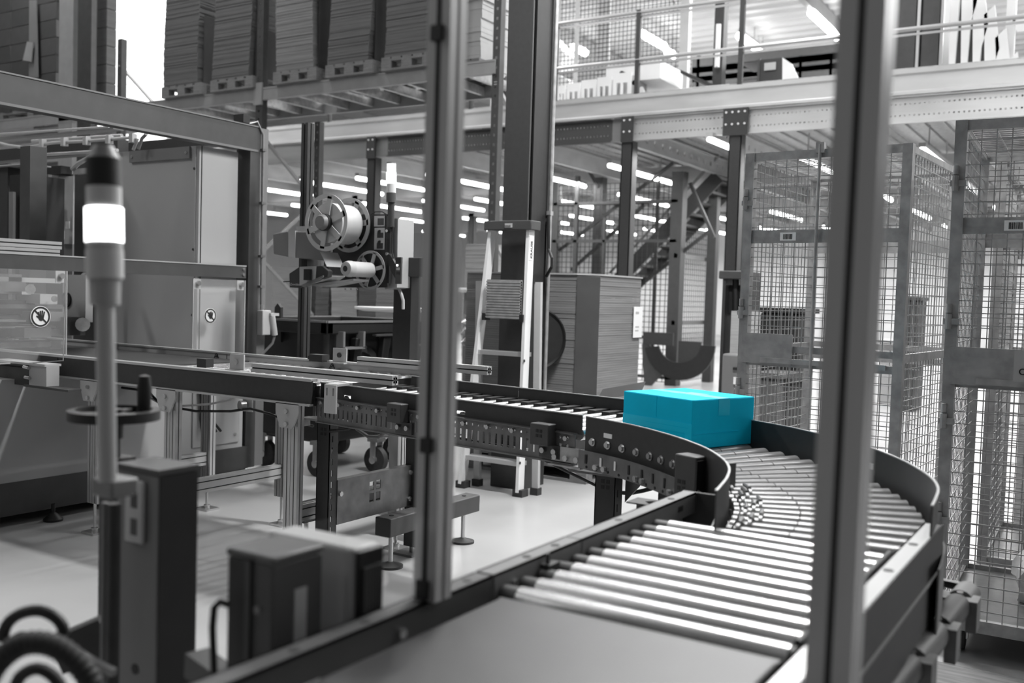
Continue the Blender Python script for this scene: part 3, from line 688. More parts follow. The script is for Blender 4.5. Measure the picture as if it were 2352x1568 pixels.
for y in (wy0 + .3, wy0 + .62, wy0 + .95):
    part('rib', MB().prism([(wx1 - .04, y, 1.05), (wx1 - .04, y + .09, 1.05), (wx1 - .12, y + .06, .55), (wx1 - .12, y + .03, .55)], (.06, 0, 0)), M_black, wc, bevel=.01)
part('side_arch', MB().lathe((wx1 - .12, wy0 + .45, .72), X, [(.22, -.02), (.27, -.02), (.27, .05), (.22, .05), (.22, -.02)], 20, 0, 2 * PI), M_dark, wc)
for x, y in ((wx1 - .22, wy0 + .18), (wx1 - .02, wy0 + .60), (wx0 + .25, wy0 + .25), (wx0 + .25, wy1 - .25), (wx1 - .25, wy1 - .25)):
    c = part('castor', MB().cyl((x, y - .025, .1), (x, y + .025, .1), .1, n=24), M_rub, wc)
    part('fork', MB().box(x - .025, x + .025, y - .045, y - .035, .08, .26).box(x - .025, x + .025, y + .035, y + .045, .08, .26).box(x - .05, x + .05, y - .05, y + .05, .24, .27), M_zinc, c)
    part('hub', MB().cyl((x, y - .05, .1), (x, y + .05, .1), .03), M_zinc, c)

# ================================================================== PACKAGING MACHINE
XM = -5.35
mc = thing('packaging_machine', 'grey enclosed packaging machine with dark frame and clear guards at the left', 'machine', (XM - .8, 3.8, 0))
def mx(y0, y1, z0, z1, x0, x1): return MB().box(x0, x1, y0, y1, z0, z1)
part('lower_cover', mx(1.9, 4.90, .25, .84, XM - 1.6, XM), M_cab, mc)
part('plinth', mx(1.9, 4.93, .06, .25, XM - 1.6, XM + .005), M_dark2, mc)
part('plinth', mx(4.58, 4.95, .10, .26, XM - 1.6, XM + .01), M_dark2, mc)
part('service_door', mx(4.45, 4.86, .30, .80, XM, XM + .012), M_cab, mc, bevel=.004)
for z in (.36, .74): part('screw', MB().cyl((XM + .012, 4.82, z), (XM + .018, 4.82, z), .012, n=8), M_zinc, mc)
wir = MB()
for k in range(5): wir.tube([(XM + .03, 4.48 + .02 * k, .80), (XM + .04, 4.5 + .015 * k, .6), (XM + .03, 4.5 + .02 * k, .5), (XM + .05, 4.50 + .04 * k, .40)], .009)
part('cable', wir, M_black, mc)
xl = pt(268, 349, y=4.6).x
XC = XM - .07
part('upper_cabinet', mx(4.54, 4.88, .84, 2.355, xl, XC), M_cab, mc)
part('door_gap', mx(4.556, 4.564, .84, 2.355, XC - .002, XC + .002), M_black, mc)
part('door_panel', mx(4.535, 4.54, .86, 2.345, xl + .01, XC - .03), M_cab, mc)
p0, p1 = pt(298, 380, y=4.52), pt(436, 336, y=4.52)
part('name_plate', MB().box(p0.x, p1.x, 4.515, 4.53, p0.z + .02, p1.z), M_grey, mc)
for x in (p0.x + .03, p1.x - .03): part('screw', MB().cyl((x, 4.515, p0.z + .06), (x, 4.508, p0.z + .06), .011, n=8), M_zinc, mc)
for z in (1.2, 1.65, 2.2): part('screw', MB().cyl((XC - .04, 4.535, z), (XC - .04, 4.528, z), .009, n=8), M_dark, mc)
# dark portal frame
part('top_beam', MB().prism([(XM, 1.0, 2.38), (XM, 1.0, 2.545), (XM - .02, 1.0, 2.56), (XM - .14, 1.0, 2.56), (XM - .14, 1.0, 2.38)], (0, 4.03, 0)), M_dark2, mc)
part('beam_lip', MB().box(XM - .01, XM + .006, 1.0, 5.0, 2.545, 2.553).box(XM - .01, XM + .006, 1.0, 5.0, 2.37, 2.385), M_grey, mc)
part('post', MB().box(XM - .14, XM, 4.93, 5.02, .1, 2.38).box(XM - .12, XM - .03, 5.02, 5.12, .1, 2.55), M_dark2, mc)
part('post_face', MB().box(XM - .03, XM - .022, 5.02, 5.12, .1, 2.55), M_grey, mc)
part('cap', MB().box(XM - .10, XM, 4.86, 4.92, 2.56, 2.62), M_black, mc)
cdt = MB().tube([(XM - .02, 4.93, 2.56), (XM + .0, 4.99, 2.585), (XM + .012, 5.035, 2.5), (XM + .012, 5.04, 2.0), (XM + .012, 5.045, 1.27)], .009)
for z in (2.38, 2.0, 1.62, 1.4): cdt.box(XM - .01, XM + .03, 5.02, 5.06, z, z + .018)
part('conduit', cdt, M_galvd, mc)
jb = part('junction_box', MB().box(XM, XM + .06, 5.02, 5.10, 1.06, 1.24), M_lite, mc, bevel=.006)
part('plug', MB().cyl((XM + .07, 5.10, 1.2), (XM + .07, 5.13, 1.06), .022).box(XM + .02, XM + .08, 5.08, 5.16, 1.20, 1.22), M_lite, jb)
part('gland', MB().cyl((XM + .02, 5.045, 1.24), (XM + .02, 5.045, 1.28), .014), M_zinc, jb)
part('plug_cable', MB().tube([(XM + .07, 5.13, 1.06), (XM + .06, 5.12, 1.0), (XM + .02, 5.06, .92), (XM - .02, 5.0, .86)], .01), M_grey, jb)
part('guard_beam', mx(1.2, 4.91, 1.465, 1.55, XM - .06, XM), M_dark2, mc)
part('beam_edge', mx(1.2, 4.91, 1.548, 1.556, XM - .055, XM + .004), M_alu, mc)
for z in (1.49, 1.53): part('bolt', MB().cyl((XM, 4.885, z), (XM + .008, 4.885, z), .011, n=6), M_zinc, mc)
def acrylic(y0, y1, z0, z1, sy, sz, r):
    g = part('clear_guard', mx(y0, y1, z0, z1, XM + .012, XM + .018), M_glass, mc)
    e = MB()
    for q in ((y0, y0 + .006, z0, z1), (y1 - .006, y1, z0, z1), (y0, y1, z0, z0 + .005)): e.box(XM + .011, XM + .019, *q)
    part('edge', e, M_lite, g)
    for yy in (y0 + .04, y1 - .04):
        b = part('clip', mx(yy - .03, yy + .03, z1 - .07, z1 + .0, XM + .005, XM + .012), M_lite, g)
        part('bolt', MB().cyl((XM + .018, yy, z1 - .03), (XM + .034, yy, z1 - .03), .016), M_zinc, g)
    c = V((XM + .021, sy, sz)); N = X
    part('sign_disc', MB().cyl(c - N * .002, c, r, n=32), M_paper, g)
    part('sign_ring', MB().ring(c + N * .001, N, r * .78, r * .93, .002), M_ink, g)
    part('sign_bar', MB().beam(c + V((.001, -r * .6, r * .6)), c + V((.001, r * .6, -r * .6)), .003, r * .14, (0, .7, .7)), M_ink, g)
    h = MB().lathe(c + V((.0015, .05 * r, -.15 * r)), N, [(0, .002), (r * .24, .002), (r * .24, 0)], 16)
    for k, (dy, ln) in enumerate(((-.2, .5), (-.07, .6), (.07, .62), (.2, .52))):
        h.beam(c + V((.002, (dy + .05) * r, -.1 * r)), c + V((.002, (dy * 1.5 + .07) * r, (ln - .05) * r)), .002, r * .11, (0, 1, 0))
    h.beam(c + V((.002, -.05 * r, -.2 * r)), c + V((.002, -.42 * r, .08 * r)), .002, r * .12, (0, .5, .8))
    part('hand_symbol', h, M_ink, g)
s1 = pt(93, 727, x=XM + .02); s2 = pt(483, 725, x=XM + .02)
acrylic(1.9, 3.51, .93, 1.465, s1.y, s1.z, .062); acrylic(4.43, 4.89, .86, 1.45, s2.y, s2.z, .052)
# guide extrusions on guard beam
part('guide_rail', MB().alu((XM - .45, 2.4, 1.58), (XM - .45, 3.75, 1.58), .045), M_alu, mc)
part('guide_rail', MB().alu((XM - .2, 2.4, 1.62), (XM - .2, 3.6, 1.62), .045), M_alu, mc)
part('clamp', MB().box(XM - .26, XM - .14, 3.05, 3.1, 1.55, 1.66), M_galvd, mc)
# interior: columns, cable trays, drive parts, seen between beam and guards
def mpx(nm, u0, u1, v0, v1, x, m, d=.1, **k):
    a = pt(u0, v1, x=x); b = pt(u1, v0, x=x); return part(nm, MB().box(x - d, x, a.y, b.y, a.z, b.z), m, mc, **k)
def mpy(nm, u0, u1, v0, v1, y, m, d=.1, **k):
    a = pt(u0, v1, y=y); b = pt(u1, v0, y=y); return part(nm, MB().box(a.x, b.x, y, y + d, a.z, b.z), m, mc, **k)
mpy('inner_post', -30, 18, 375, 800, 4.3, M_dark, .2); mpy('inner_post', 20, 62, 400, 800, 4.2, M_black, .3); mpy('strip_curtain', 18, 30, 440, 800, 4.15, M_grey, .02)
mpx('inner_post', 66, 108, 340, 800, -6.5, M_dark2, .12)
mpy('inner_plate', -30, 60, 374, 384, 4.25, M_lite, .2)
mpy('header', -30, 270, 318, 372, 4.9, M_dark, .1)
mpy('roof_panel', -30, 260, 296, 322, 5.2, M_grey, .1)
mpy('rear_panel', 255, 575, 302, 352, 5.2, M_dark, .1)
mpy('window_panel', 108, 168, 400, 800, 4.95, M_grey, .03); mpy('door_frame', 108, 111, 384, 800, 4.9, M_alu, .03)
mpy('drive_unit', 108, 140, 380, 400, 4.85, M_black, .1); mpy('inner_panel', 134, 168, 404, 560, 4.9, M_cab, .03); mpy('inner_panel', 168, 230, 380, 800, 4.85, M_dark2, .05)
for q in ((112, 134, 468, 505), (140, 146, 483, 517), (150, 159, 508, 525), (138, 147, 530, 549), (137, 145, 553, 558)): mpy('paper_note', *q, 4.84, M_paper, .005)
for (a, b), (c_, d_), r_ in (((74, 324), (280, 311), .012), ((0, 308), (250, 291), .008), ((86, 356), (270, 345), .012)):
    part('tray_rail', MB().cyl(pt(a, b, y=4.5), pt(c_, d_, y=4.5), r_), M_alu, mc)
cb = [pt(u, v, y=4.45) for u, v in ((-10, 326), (20, 334), (55, 339), (90, 334), (120, 328), (200, 324), (300, 316), (316, 320), (306, 344))]
part('cable', MB().tube(cb, .012), M_lite, mc)
cb = [pt(u, v, y=4.45) for u, v in ((336, 308), (326, 318), (318, 342))]; part('cable', MB().tube(cb, .012), M_grey, mc)
for u in (98, 148, 199, 251, 305): q = pt(u, 329 - (u - 98) * .055, y=4.44); part('cable_clip', MB().box(q.x - .02, q.x + .02, q.y - .02, q.y + .02, q.z - .03, q.z + .03), M_lite, mc)
cb = [pt(u, v, y=4.5) for u, v in ((166, 388), (180, 375), (205, 362), (230, 350))]; part('cable', MB().tube(cb, .018), M_lite, mc)
mpy('valve_block', 168, 205, 385, 400, 4.5, M_galv, .05)
# mechanics behind the clear guard
for i, (u0, u1, v0, v1, m) in enumerate([(-20, 60, 648, 668, M_galvd), (20, 50, 630, 646, M_grey), (50, 78, 652, 676, M_cab), (-20, 80, 690, 745, M_dark), (92, 132, 676, 698, M_lite), (-20, 140, 640, 646, M_alu), (0, 145, 700, 708, M_galvd),
        (-20, 60, 720, 724, M_alu), (-20, 60, 735, 739, M_alu), (70, 150, 716, 738, M_grey), (-20, 160, 748, 754, M_alu), (-20, 56, 756, 776, M_black), (56, 118, 752, 776, M_grey), (70, 196, 756, 772, M_galvd), (-20, 118, 784, 800, M_galvd),
        (116, 140, 782, 806, M_lite), (150, 196, 728, 770, M_dark2), (196, 214, 632, 740, M_cab), (66, 70, 756, 780, M_alu)]):
    mpx('mechanism', u0, u1, v0, v1, -5.75 - .05 * (i % 4), m, .25)
part('coil_spring', MB().cyl(pt(150, 688, x=-6.0), pt(198, 690, x=-6.0), .05, n=20), M_black, mc)
for u, v, r_ in ((70, 664, .03), (190, 745, .045), (125, 686, .02)): part('disc', MB().cyl(pt(u, v, x=-5.7), pt(u, v, x=-5.68), r_), M_galv, mc)
part('inner_brace', MB().beam(pt(158, 670, x=-6.2), pt(200, 632, x=-6.2), .04, .05), M_grey, mc)
for yy, x in ((3.405, XM + .06), (2.3, XM + .06), (4.7, XM - .1)):
    part('levelling_foot', MB().lathe((x, yy, 0), Z, [(.055, 0), (.055, .012), (.02, .045), (.012, .05), (.012, .1)], 16), M_black, mc)

# ================================================================== MACHINE CONVEYOR (straight along x, y 3.35 to 4.15)
ca = thing('outfeed_conveyor', 'aluminium framed belt and roller conveyor leaving the packaging machine', 'conveyor', (-4.6, 3.75, 0))
XE = -3.2
part('side_panel', MB().box(-7.4, -5.17, 3.345, 3.355, .868, .975), M_dark, ca); part('side_panel', MB().box(-5.16, XE, 3.345, 3.355, .868, .975), M_dark, ca)
part('top_edge', MB().box(-7.4, XE, 3.34, 3.385, .972, .985), M_alu, ca); part('bottom_edge', MB().box(-7.4, XE, 3.33, 3.36, .858, .868), M_alu, ca)
part('end_plate', MB().box(XE - .006, XE, 3.36, 4.15, .86, .95), M_black, ca)
part('rear_guard', MB().box(-6.9, -4.66, 4.13, 4.155, .88, .995), M_lite, ca); part('rear_guard', MB().box(-4.65, -3.08, 4.13, 4.155, .88, .995), M_lite, ca)
part('guard_edge', MB().box(-6.9, -3.08, 4.12, 4.16, .993, 1.003), M_alu, ca)
part('guard_end', MB().box(-3.08, -3.03, 4.05, 4.16, .88, 1.0), M_black, ca)
part('belt', MB().box(-7.4, -4.45, 3.39, 4.12, .945, .962), M_belt, ca)
r0 = None
rb = MB().cyl((0, 3.39, .94), (0, 4.12, .94), .024, n=14)
for k in range(17):
    x = -4.38 + k * .072
    if r0 is None: r0 = part('roller', MB().cyl((x, 3.39, .94), (x, 4.12, .94), .024, n=14), M_rolls, ca)
    else: inst(r0, ca, Matrix.Translation((x + 4.38, 0, 0)))
part('cross_frame', MB().box(-7.4, XE, 4.12, 4.14, .86, .9), M_dark, ca)
for x in (-4.88, -4.23, -3.36):
    for y in (3.38, 4.17):
        z0 = .17 if y > 4 or x < -4.5 else .02
        l = part('leg', MB().alu((x, y, z0), (x, y, .90), .042, 2 if False else 1).alu((x + .045, y, z0), (x + .045, y, .9), .042), M_alu, ca)
        part('foot', MB().cyl((x + .02, y, 0.01), (x + .02, y, z0 + .02), .008).box(x - .03, x + .08, y - .05, y + .05, 0, .012).cyl((x + .02, y, .012), (x + .02, y, .03), .02), M_zinc, l)
    part('cross_rail', MB().alu((x + .02, 3.42, .345), (x + .02, 4.15, .345), .04).alu((x + .02, 3.42, .305), (x + .02, 4.15, .305), .04), M_alu, ca)
    gx = x + .022
    g = part('gusset', MB().prism([(gx - .075, 3.33, .862), (gx + .075, 3.33, .862), (gx + .075, 3.33, .82), (gx + .035, 3.33, .745), (gx - .045, 3.33, .745), (gx - .075, 3.33, .82)], (0, .01, 0)), M_lite, ca)
    for z in (.765, .825): part('bolt', MB().cyl((gx, 3.33, z), (gx, 3.318, z), .012, n=6), M_zinc, g)
# guide extrusions above it
a, b = pt(584, 843, y=3.42), pt(908, 874, y=3.42)
zc_ = (a.z + b.z) / 2
part('guide_profile', MB().alu((a.x, 3.42, zc_), (b.x, 3.42, zc_), .043), M_alu, ca)
a, b = pt(826, 829, y=4.08), pt(1124, 851, y=4.08); zc2 = b.z
part('guide_profile', MB().alu((a.x, 4.08, zc2), (b.x, 4.08, zc2), .043), M_alu, ca)
q = pt(762, 880, y=3.30)
part('guide_bracket', MB().plate((q.x - .035, 3.30, .845), X, Z, .07, .13, .01, [(.012, .02, .08, .115), (.05, .058, .08, .115)]).box(q.x - .035, q.x + .035, 3.3, 3.4, .968, .978), M_lite, ca)
part('hole', MB().cyl((q.x, 3.298, .865), (q.x, 3.306, .865), .011), M_white, ca)
for u, v, y in ((545, 836, 3.42), (781, 820, 4.12)):
    q = pt(u, v, y=y); o = part('bracket', MB().box(q.x - .05, q.x + .05, y - .004, y + .004, q.z - .03, q.z + .05).box(q.x - .055, q.x + .055, y - .03, y + .03, q.z - .035, q.z - .028), M_lite, ca)
    part('bolt', MB().cyl((q.x, y - .012, q.z + .012), (q.x, y, q.z + .012), .014, n=12), M_zinc if u < 600 else M_dark, o)
q = pt(474, 837, y=3.42); part('sensor', MB().box(q.x - .05, q.x + .02, 3.40, 3.45, q.z - .015, q.z + .03), M_black, ca)
q = pt(742, 822, y=4.12); part('sensor', MB().box(q.x - .07, q.x + .03, 4.08, 4.14, q.z - .02, q.z + .02).box(q.x - .09, q.x - .07, 4.09, 4.12, q.z - .01, q.z + .01), M_black, ca)
for u, v in ((763, 841), (497, 818)):
    q = pt(u, v, y=4.125); s = .022
    w1 = MB()
    P = [q + V((0, -.001, s)), q + V((s, -.001, -s * .8)), q + V((-s, -.001, -s * .8))]
    for i in range(3): w1.beam(P[i], P[(i + 1) % 3], .002, .005, (0, 1, 0))
    w1.beam(q + V((-.006, -.001, -.004)), q + V((.006, -.001, .006)), .002, .008, (0, 1, 0)); part('warning_triangle', w1, M_ink, ca)
# underneath: sensor disc and cables
q = pt(550, 932, y=3.6); o = part('round_sensor', MB().cyl(q, q + Y * .03 + X * .01, .028, n=20), M_galv, ca)
part('bracket', MB().box(q.x - .01, q.x + .06, 3.63, 3.64, q.z - .03, q.z + .04), M_lite, o)
part('cable', MB().tube([pt(u, v, y=3.6) for u, v in ((330, 905), (365, 925), (420, 932), (480, 928), (530, 918), (545, 905))], .006), M_lite, ca)
part('cable', MB().tube([pt(u, v, y=3.6) for u, v in ((280, 890), (340, 898), (370, 930), (450, 944), (530, 944), (575, 938), (620, 950), (660, 965), (720, 978))], .007), M_black, ca)

# ================================================================== ROLLER CONVEYOR WITH GUARDS (far straight part)
YAW = PI - .141
cb_ = thing('guarded_roller_conveyor', 'dark guarded roller conveyor with slotted steel side channel, running to the curve', 'conveyor', (-1.69, 3.19, 0), YAW)
# local frame: +x runs left away from the curve, -y is across (away from camera)
LB = 1.52; WB = .585
def L(x, y, z): return (x, y, z)
lw = dict(world=False)
for x0, x1 in ((.004, .80), (.805, LB)):
    s = (x0 + x1) / 2
    m = MB().plate((x0, 0, .895), X, Z, x1 - x0, .072, .004, [(.59, .64, .014, .028)] if x0 < .5 else [(.50, .55, .014, .028)])
    part('near_guard', m, M_dark, cb_, **lw)
    m = MB().plate((x0, -WB, .87), X, Z, x1 - x0, .102, .004, [(.12, .17, .03, .042), (.42, .47, .03, .042), (.68, .73, .03, .042)])
    part('far_guard', m, M_dark, cb_, **lw)
part('guard_edge', MB().box(0, LB, -.003, .006, .966, .970).box(0, LB, -WB - .003, -WB + .006, .971, .975), M_galv, cb_, **lw)
r1 = None
for k in range(22):
    x = .04 + k * .074
    if r1 is None: r1 = part('roller', MB().cyl((x, -.03, .892), (x, -WB + .03, .892), .025, n=14), M_rolls, cb_, **lw)
    else: inst(r1, cb_, Matrix.Translation((k * .074, 0, 0)))
cvs = MB()
for k in range(22): cvs.box(.055 + k * .074, .095 + k * .074, -WB + .01, -WB + .12, .87, .925)
part('roller_spacers', cvs, M_black, cb_, kind='stuff', **lw)
# slotted channel
hs = [(k, k + .012, .022, .070) for k in xr(.03, 1.55, .032)] + [(k + .002, k + .012, .088, .098) for k in xr(.03, 1.55, .032)]
part('slotted_channel', MB().plate((.02, .018, .785), X, Z, 1.5, .11, .004, hs).box(.02, 1.52, 0, .03, .781, .786).box(.02, 1.52, .0, .03, .895, .899), M_galvd, cb_, **lw)
ck = MB()
for k in xr(.06, 1.5, .13): ck.cyl((k, .022, .877), (k, .03, .877), .010, n=6)
part('bolt_heads', ck, M_zinc, cb_, kind='stuff', **lw)
part('far_channel', MB().plate((0, -WB - .02, .78), X, Z, LB, .118, .004, hs[:40]), M_galvd, cb_, **lw)
def emblem_box(x, z, w_, h_, d_, parent, y=.02):
    e = part('drive_cover', MB().box(x - w_ / 2, x + w_ / 2, y, y + d_, z - h_ / 2, z + h_ / 2), M_dark2, parent, bevel=.004, **lw)
    q = MB()
    for i in (-1, 1):
        for j in (-1, 1): q.box(x + i * .009 - .006, x + i * .009 + .006, y + d_, y + d_ + .001, z + j * .009 - .006 + .005, z + j * .009 + .006 + .005)
    part('square_holes', q, M_ink, e, **lw)
    return e
for x in (.15, .945):
    e = emblem_box(x, .885, .088, .082, .05, cb_)
    part('mount', MB().box(x - .07, x + .03, .02, .028, .795, .845), M_dark2, e, **lw)
    for dx in (-.045, .01): part('bolt', MB().cyl((x + dx, .028, .822), (x + dx, .04, .822), .011, n=10), M_zinc, e, **lw)
# joint plate at the curve
part('joint_plate', MB().box(-.03, .12, .022, .028, .79, .845), M_galv, cb_, **lw)
for x in (.0, .05, .1): part('bolt', MB().cyl((x, .028, .805), (x, .04, .805), .011, n=8), M_zinc, cb_, **lw)
part('joint_foot', MB().box(-.03, .12, .0, .05, .775, .78), M_galv, cb_, **lw)
def slotted_leg(nm, x, y, z0, z1, w_=.075, d_=.05, parent=None, world=False, ux=1):
    hs = [(.017, .025, k, k + .03) for k in xr(.04, z1 - z0 - .05, .055)]
    m = MB().box(x - w_ / 2, x + w_ / 2, y, y + .004, z0, z1)
    sx_ = x - w_ / 2 if ux < 0 else x + w_ / 2 - .004
    m.plate((sx_, y, z0), Y * (1 if d_ > 0 else -1), Z, abs(d_), z1 - z0, .004, hs)
    m.plate((x - w_ / 2 if ux > 0 else x + w_ / 2 - .004, y, z0), Y * (1 if d_ > 0 else -1), Z, abs(d_), z1 - z0, .004, hs)
    l = part(nm, m, M_dark, parent, world=world)
    q = MB(); zz = z1 - .05
    for i in (-1, 1):
        for j in (-1, 1): q.box(x + i * .011 - .007, x + i * .011 + .007, y - .001, y, zz + j * .011 - .007, zz + j * .011 + .007)
    part('square_holes', q, M_ink, l, world=world)
    return l
# support frame of that conveyor: two legs, brace with four square holes, cable
sf = thing('leg_stand', 'steel support legs joined by a wide plate with four square cut-outs', 'support stand', (-3.25, 3.6, 0))
slotted_leg('leg', -3.235, 3.47, .14, .775, .08, .06, sf, True); l2 = slotted_leg('leg', -3.19, 4.10, .05, .80, .08, .06, sf, True)
for y in (3.50, 4.13): part('foot', MB().box(-3.28, -3.15, y - .06, y + .06, 0, .012).cyl((-3.2, y, 0), (-3.2, y, .16), .01), M_galvd, sf)
part('leg', MB().box(-3.36, -3.30, 4.12, 4.16, .2, .85), M_lite, sf, label='pale outer leg')
yb0, yb1 = 3.53, 4.10
c0 = .22
part('brace_plate', MB().plate((-3.195, yb0, .27), Y, Z, yb1 - yb0, .215, .004, [(.235 + i * .052, .235 + i * .052 + .034, .07 + j * .06, .07 + j * .06 + .045) for i in (0, 1) for j in (0, 1)]).box(-3.23, -3.19, yb0, yb1, .483, .487), M_galvd, sf)
for y, z in ((yb0 + .015, .42), (yb1 - .015, .45), (yb1 - .015, .31)): part('bolt', MB().cyl((-3.19, y, z), (-3.178, y, z), .013, n=6), M_zinc, sf)
part('top_bracket', MB().box(-3.35, -3.12, 3.44, 3.53, .775, .785).box(-3.36, -3.35, 3.43, 3.50, .74, .785), M_galv, sf)
part('motor', MB().box(-3.32, -3.22, 3.52, 3.62, .79, .86), M_black, sf)
part('cable', MB().tube([pt(u, v, y=3.45) for u, v in ((757, 990), (800, 985), (828, 966), (870, 985), (950, 1001), (1060, 1008), (1170, 1028), (1240, 1050), (1300, 1080), (1368, 1113), (1400, 1130), (1450, 1132), (1480, 1126), (1520, 1115))], .008), M_black, sf)
part('cable', MB().tube([pt(u, v, y=3.7) for u, v in ((808, 965), (820, 985), (845, 1002), (870, 1003), (895, 985))], .009), M_grey, sf)
# floor stand of the labelling machine: two foot beams with adjustable pads
ls = thing('labeller_stand', 'dark floor stand with rectangular foot beams on adjustable pads', 'stand', (-3.6, 4.2, 0))
for x, y0, y1 in ((-3.12, 3.80, 4.60), (-3.66, 3.75, 4.9)):
    b = part('foot_beam', MB().box(x - .06, x + .04, y0, y1, .17, .265), M_dark2, ls, bevel=.006)
    for y in (y0 + .07, y1 - .09):
        part('pad', MB().lathe((x - .01, y, 0), Z, [(.065, 0), (.065, .012), (.03, .022), (.012, .03), (.012, .19)], 24), M_dark, b)
        part('spindle', MB().cyl((x - .01, y, .03), (x - .01, y, .18), .0125), M_zinc, b)
        part('hole', MB().cyl((x - .01, y, .265), (x - .01, y, .268), .012), M_ink, b)
part('cross_beam', MB().box(-3.66, -3.12, 4.35, 4.45, .18, .26), M_dark2, ls)
p = pt(940, 830, y=4.95)
part('column', MB().box(p.x - .10, p.x + .04, 4.9, 5.0, .17, 1.58), M_dark, ls); part('arm', MB().box(p.x - .13, p.x + .33, 4.88, 4.98, 1.50, 1.62), M_dark2, ls, bevel=.005)
part('base_plate', MB().box(-4.0, -3.6, 4.75, 5.05, .17, .2), M_dark2, ls)
p = pt(705, 400, y=4.95); part('mast', MB().alu((p.x, 4.95, .9), (p.x, 4.95, 2.53), .06), M_dark, ls)
part('mast_foot', MB().box(p.x - .05, -3.7, 4.92, 4.98, .82, .92), M_dark, ls)

# ================================================================== CURVE
def spline(P, n=6):
    P = [V((a, b, 0)) for a, b in P]; Q = []
    for i in range(len(P) - 1):
        p0 = P[max(i - 1, 0)]; p1 = P[i]; p2 = P[i + 1]; p3 = P[min(i + 2, len(P) - 1)]
        for k in range(n):
            s = k / n; Q.append(.5 * ((2 * p1) + (p2 - p0) * s + (2 * p0 - 5 * p1 + 4 * p2 - p3) * s * s + (3 * p1 - p0 - 3 * p2 + p3) * s ** 3))
    return Q + [P[-1]]
INN = spline([(-.786, 2.14), (-.798, 2.20), (-.828, 2.33), (-.873, 2.466), (-.945, 2.605), (-1.06, 2.762), (-1.225, 2.92), (-1.44, 3.07), (-1.665, 3.165)])
OUT = spline([(-.351, 2.30), (-.357, 2.38), (-.374, 2.528), (-.407, 2.66), (-.463, 2.80), (-.55, 2.965), (-.675, 3.14), (-.85, 3.31), (-1.02, 3.445), (-1.25, 3.565), (-1.49, 3.665), (-1.74, 3.745)])
def normals(Q):
    out = []
    for i in range(len(Q)):
        d = (Q[min(i + 1, len(Q) - 1)] - Q[max(i - 1, 0)]).normalized(); out.append(V((d.y, -d.x, 0)))
    return out                                            # points away from the curve's centre
NI, NO = normals(INN), normals(OUT)
def wallp(Q, N, off, t, z0, z1, i0=0, i1=None):
    m = MB(); i1 = len(Q) if i1 is None else i1
    for q, n_ in list(zip(Q, N))[i0:i1]:
        a = q + n_ * off; b = q + n_ * (off + t)
        m.v += [V((a.x, a.y, z0)), V((b.x, b.y, z0)), V((b.x, b.y, z1)), V((a.x, a.y, z1))]
    n = i1 - i0 - 1
    for k in range(n):
        for i in range(4): m.f.append((4 * k + i, 4 * k + (i + 1) % 4, 4 * k + 4 + (i + 1) % 4, 4 * k + 4 + i))
    m.f += [(3, 2, 1, 0), tuple(4 * n + i for i in range(4))]
    return m
cv = thing('curve_conveyor', 'curved roller conveyor with dark sheet guards turning behind the blue box', 'conveyor', (-1.6, 2.3, 0))
part('inner_guard', wallp(INN, NI, 0, .004, .838, .968), M_dark, cv); part('outer_guard', wallp(OUT, NO, 0, .004, .80, .968), M_dark, cv)
part('guard_rim', wallp(INN, NI, -.001, .006, .967, .970), M_galv, cv); part('guard_rim', wallp(OUT, NO, -.001, .006, .967, .970), M_galv, cv)
part('inner_frame', wallp(INN, NI, -.03, .004, .782, .85, 10), M_galvd, cv); part('outer_frame', wallp(OUT, NO, .02, .004, .66, .83), M_galvd, cv)
part('inner_apron', wallp(INN, NI, .03, .004, .79, .862, 6), M_black, cv); part('outer_apron', wallp(OUT, NO, -.03, .004, .78, .84), M_black, cv)
PC = V((-1.72, 2.16, 0))
def hit(Q, e):
    for a, b in zip(Q, Q[1:]):
        d = b - a; den = e.x * d.y - e.y * d.x
        if abs(den) < 1e-9: continue
        w_ = a - PC; t = (w_.x * d.y - w_.y * d.x) / den; u = (w_.x * e.y - w_.y * e.x) / den
        if -1e-6 <= u <= 1 + 1e-6 and t > 0: return t
    return None
r_a, r_b = .0235, .030; prof = []
for s_ in range(3):
    t0, t1 = s_ / 3, (s_ + 1) / 3; ra, rb_ = r_a + (r_b - r_a) * t0, r_a + (r_b - r_a) * t1
    prof += [(ra - .003, t0), (ra, t0 + .004), (rb_, t1 - .004), (rb_ - .003, t1)]
prof = [(0, 0)] + prof + [(0, 1)]
rc = None; NR = 25; rollm = []
for k in range(NR):
    a_ = math.radians(4 + k * 3.35); e = V((math.cos(a_), math.sin(a_), 0)); ti = hit(INN, e); to = hit(OUT, e)
    if ti is None: ti = (hit(INN, V((math.cos(.05), math.sin(.05), 0))) or .93) / max(.2, math.cos(a_ - .0)) if a_ < .2 else None
    if to is None: to = 1.365 / math.cos(a_) if a_ < .3 else None
    if ti is None or to is None: continue
    ti += .035; to -= .022
    M = Matrix.Translation((PC.x + e.x * ti, PC.y + e.y * ti, .851)) @ Matrix.Rotation(a_, 4, 'Z') @ Matrix.Diagonal((to - ti, 1, 1, 1))
    M = Matrix.Translation((1.6, -2.3, 0)) @ M
    if rc is None: rc = part('tapered_roller', MB().lathe((0, 0, 0), X, prof, 18), M_rollp, cv, world=False); rc.matrix_local = M
    else: inst(rc, cv, M)
    rollm.append((a_, ti, e))
ck = MB()
for k, ((a0_, t0, e0), (a1_, t1, e1)) in enumerate(zip(rollm[:13], rollm[1:14])):
    r = .012 + .02 * (k % 3); p = PC + e0 * (t0 + r) + Z * .883; q = PC + e1 * (t1 + r) + Z * .883
    ck.tube([p, q], .0055, 6); ck.ring(PC + e0 * (t0 + r) + Z * .853, e0, .021, .030, .008, 14); ck.ring(PC + e0 * (t0 - .01) + Z * .853, e0, .010, .022, .012, 12)
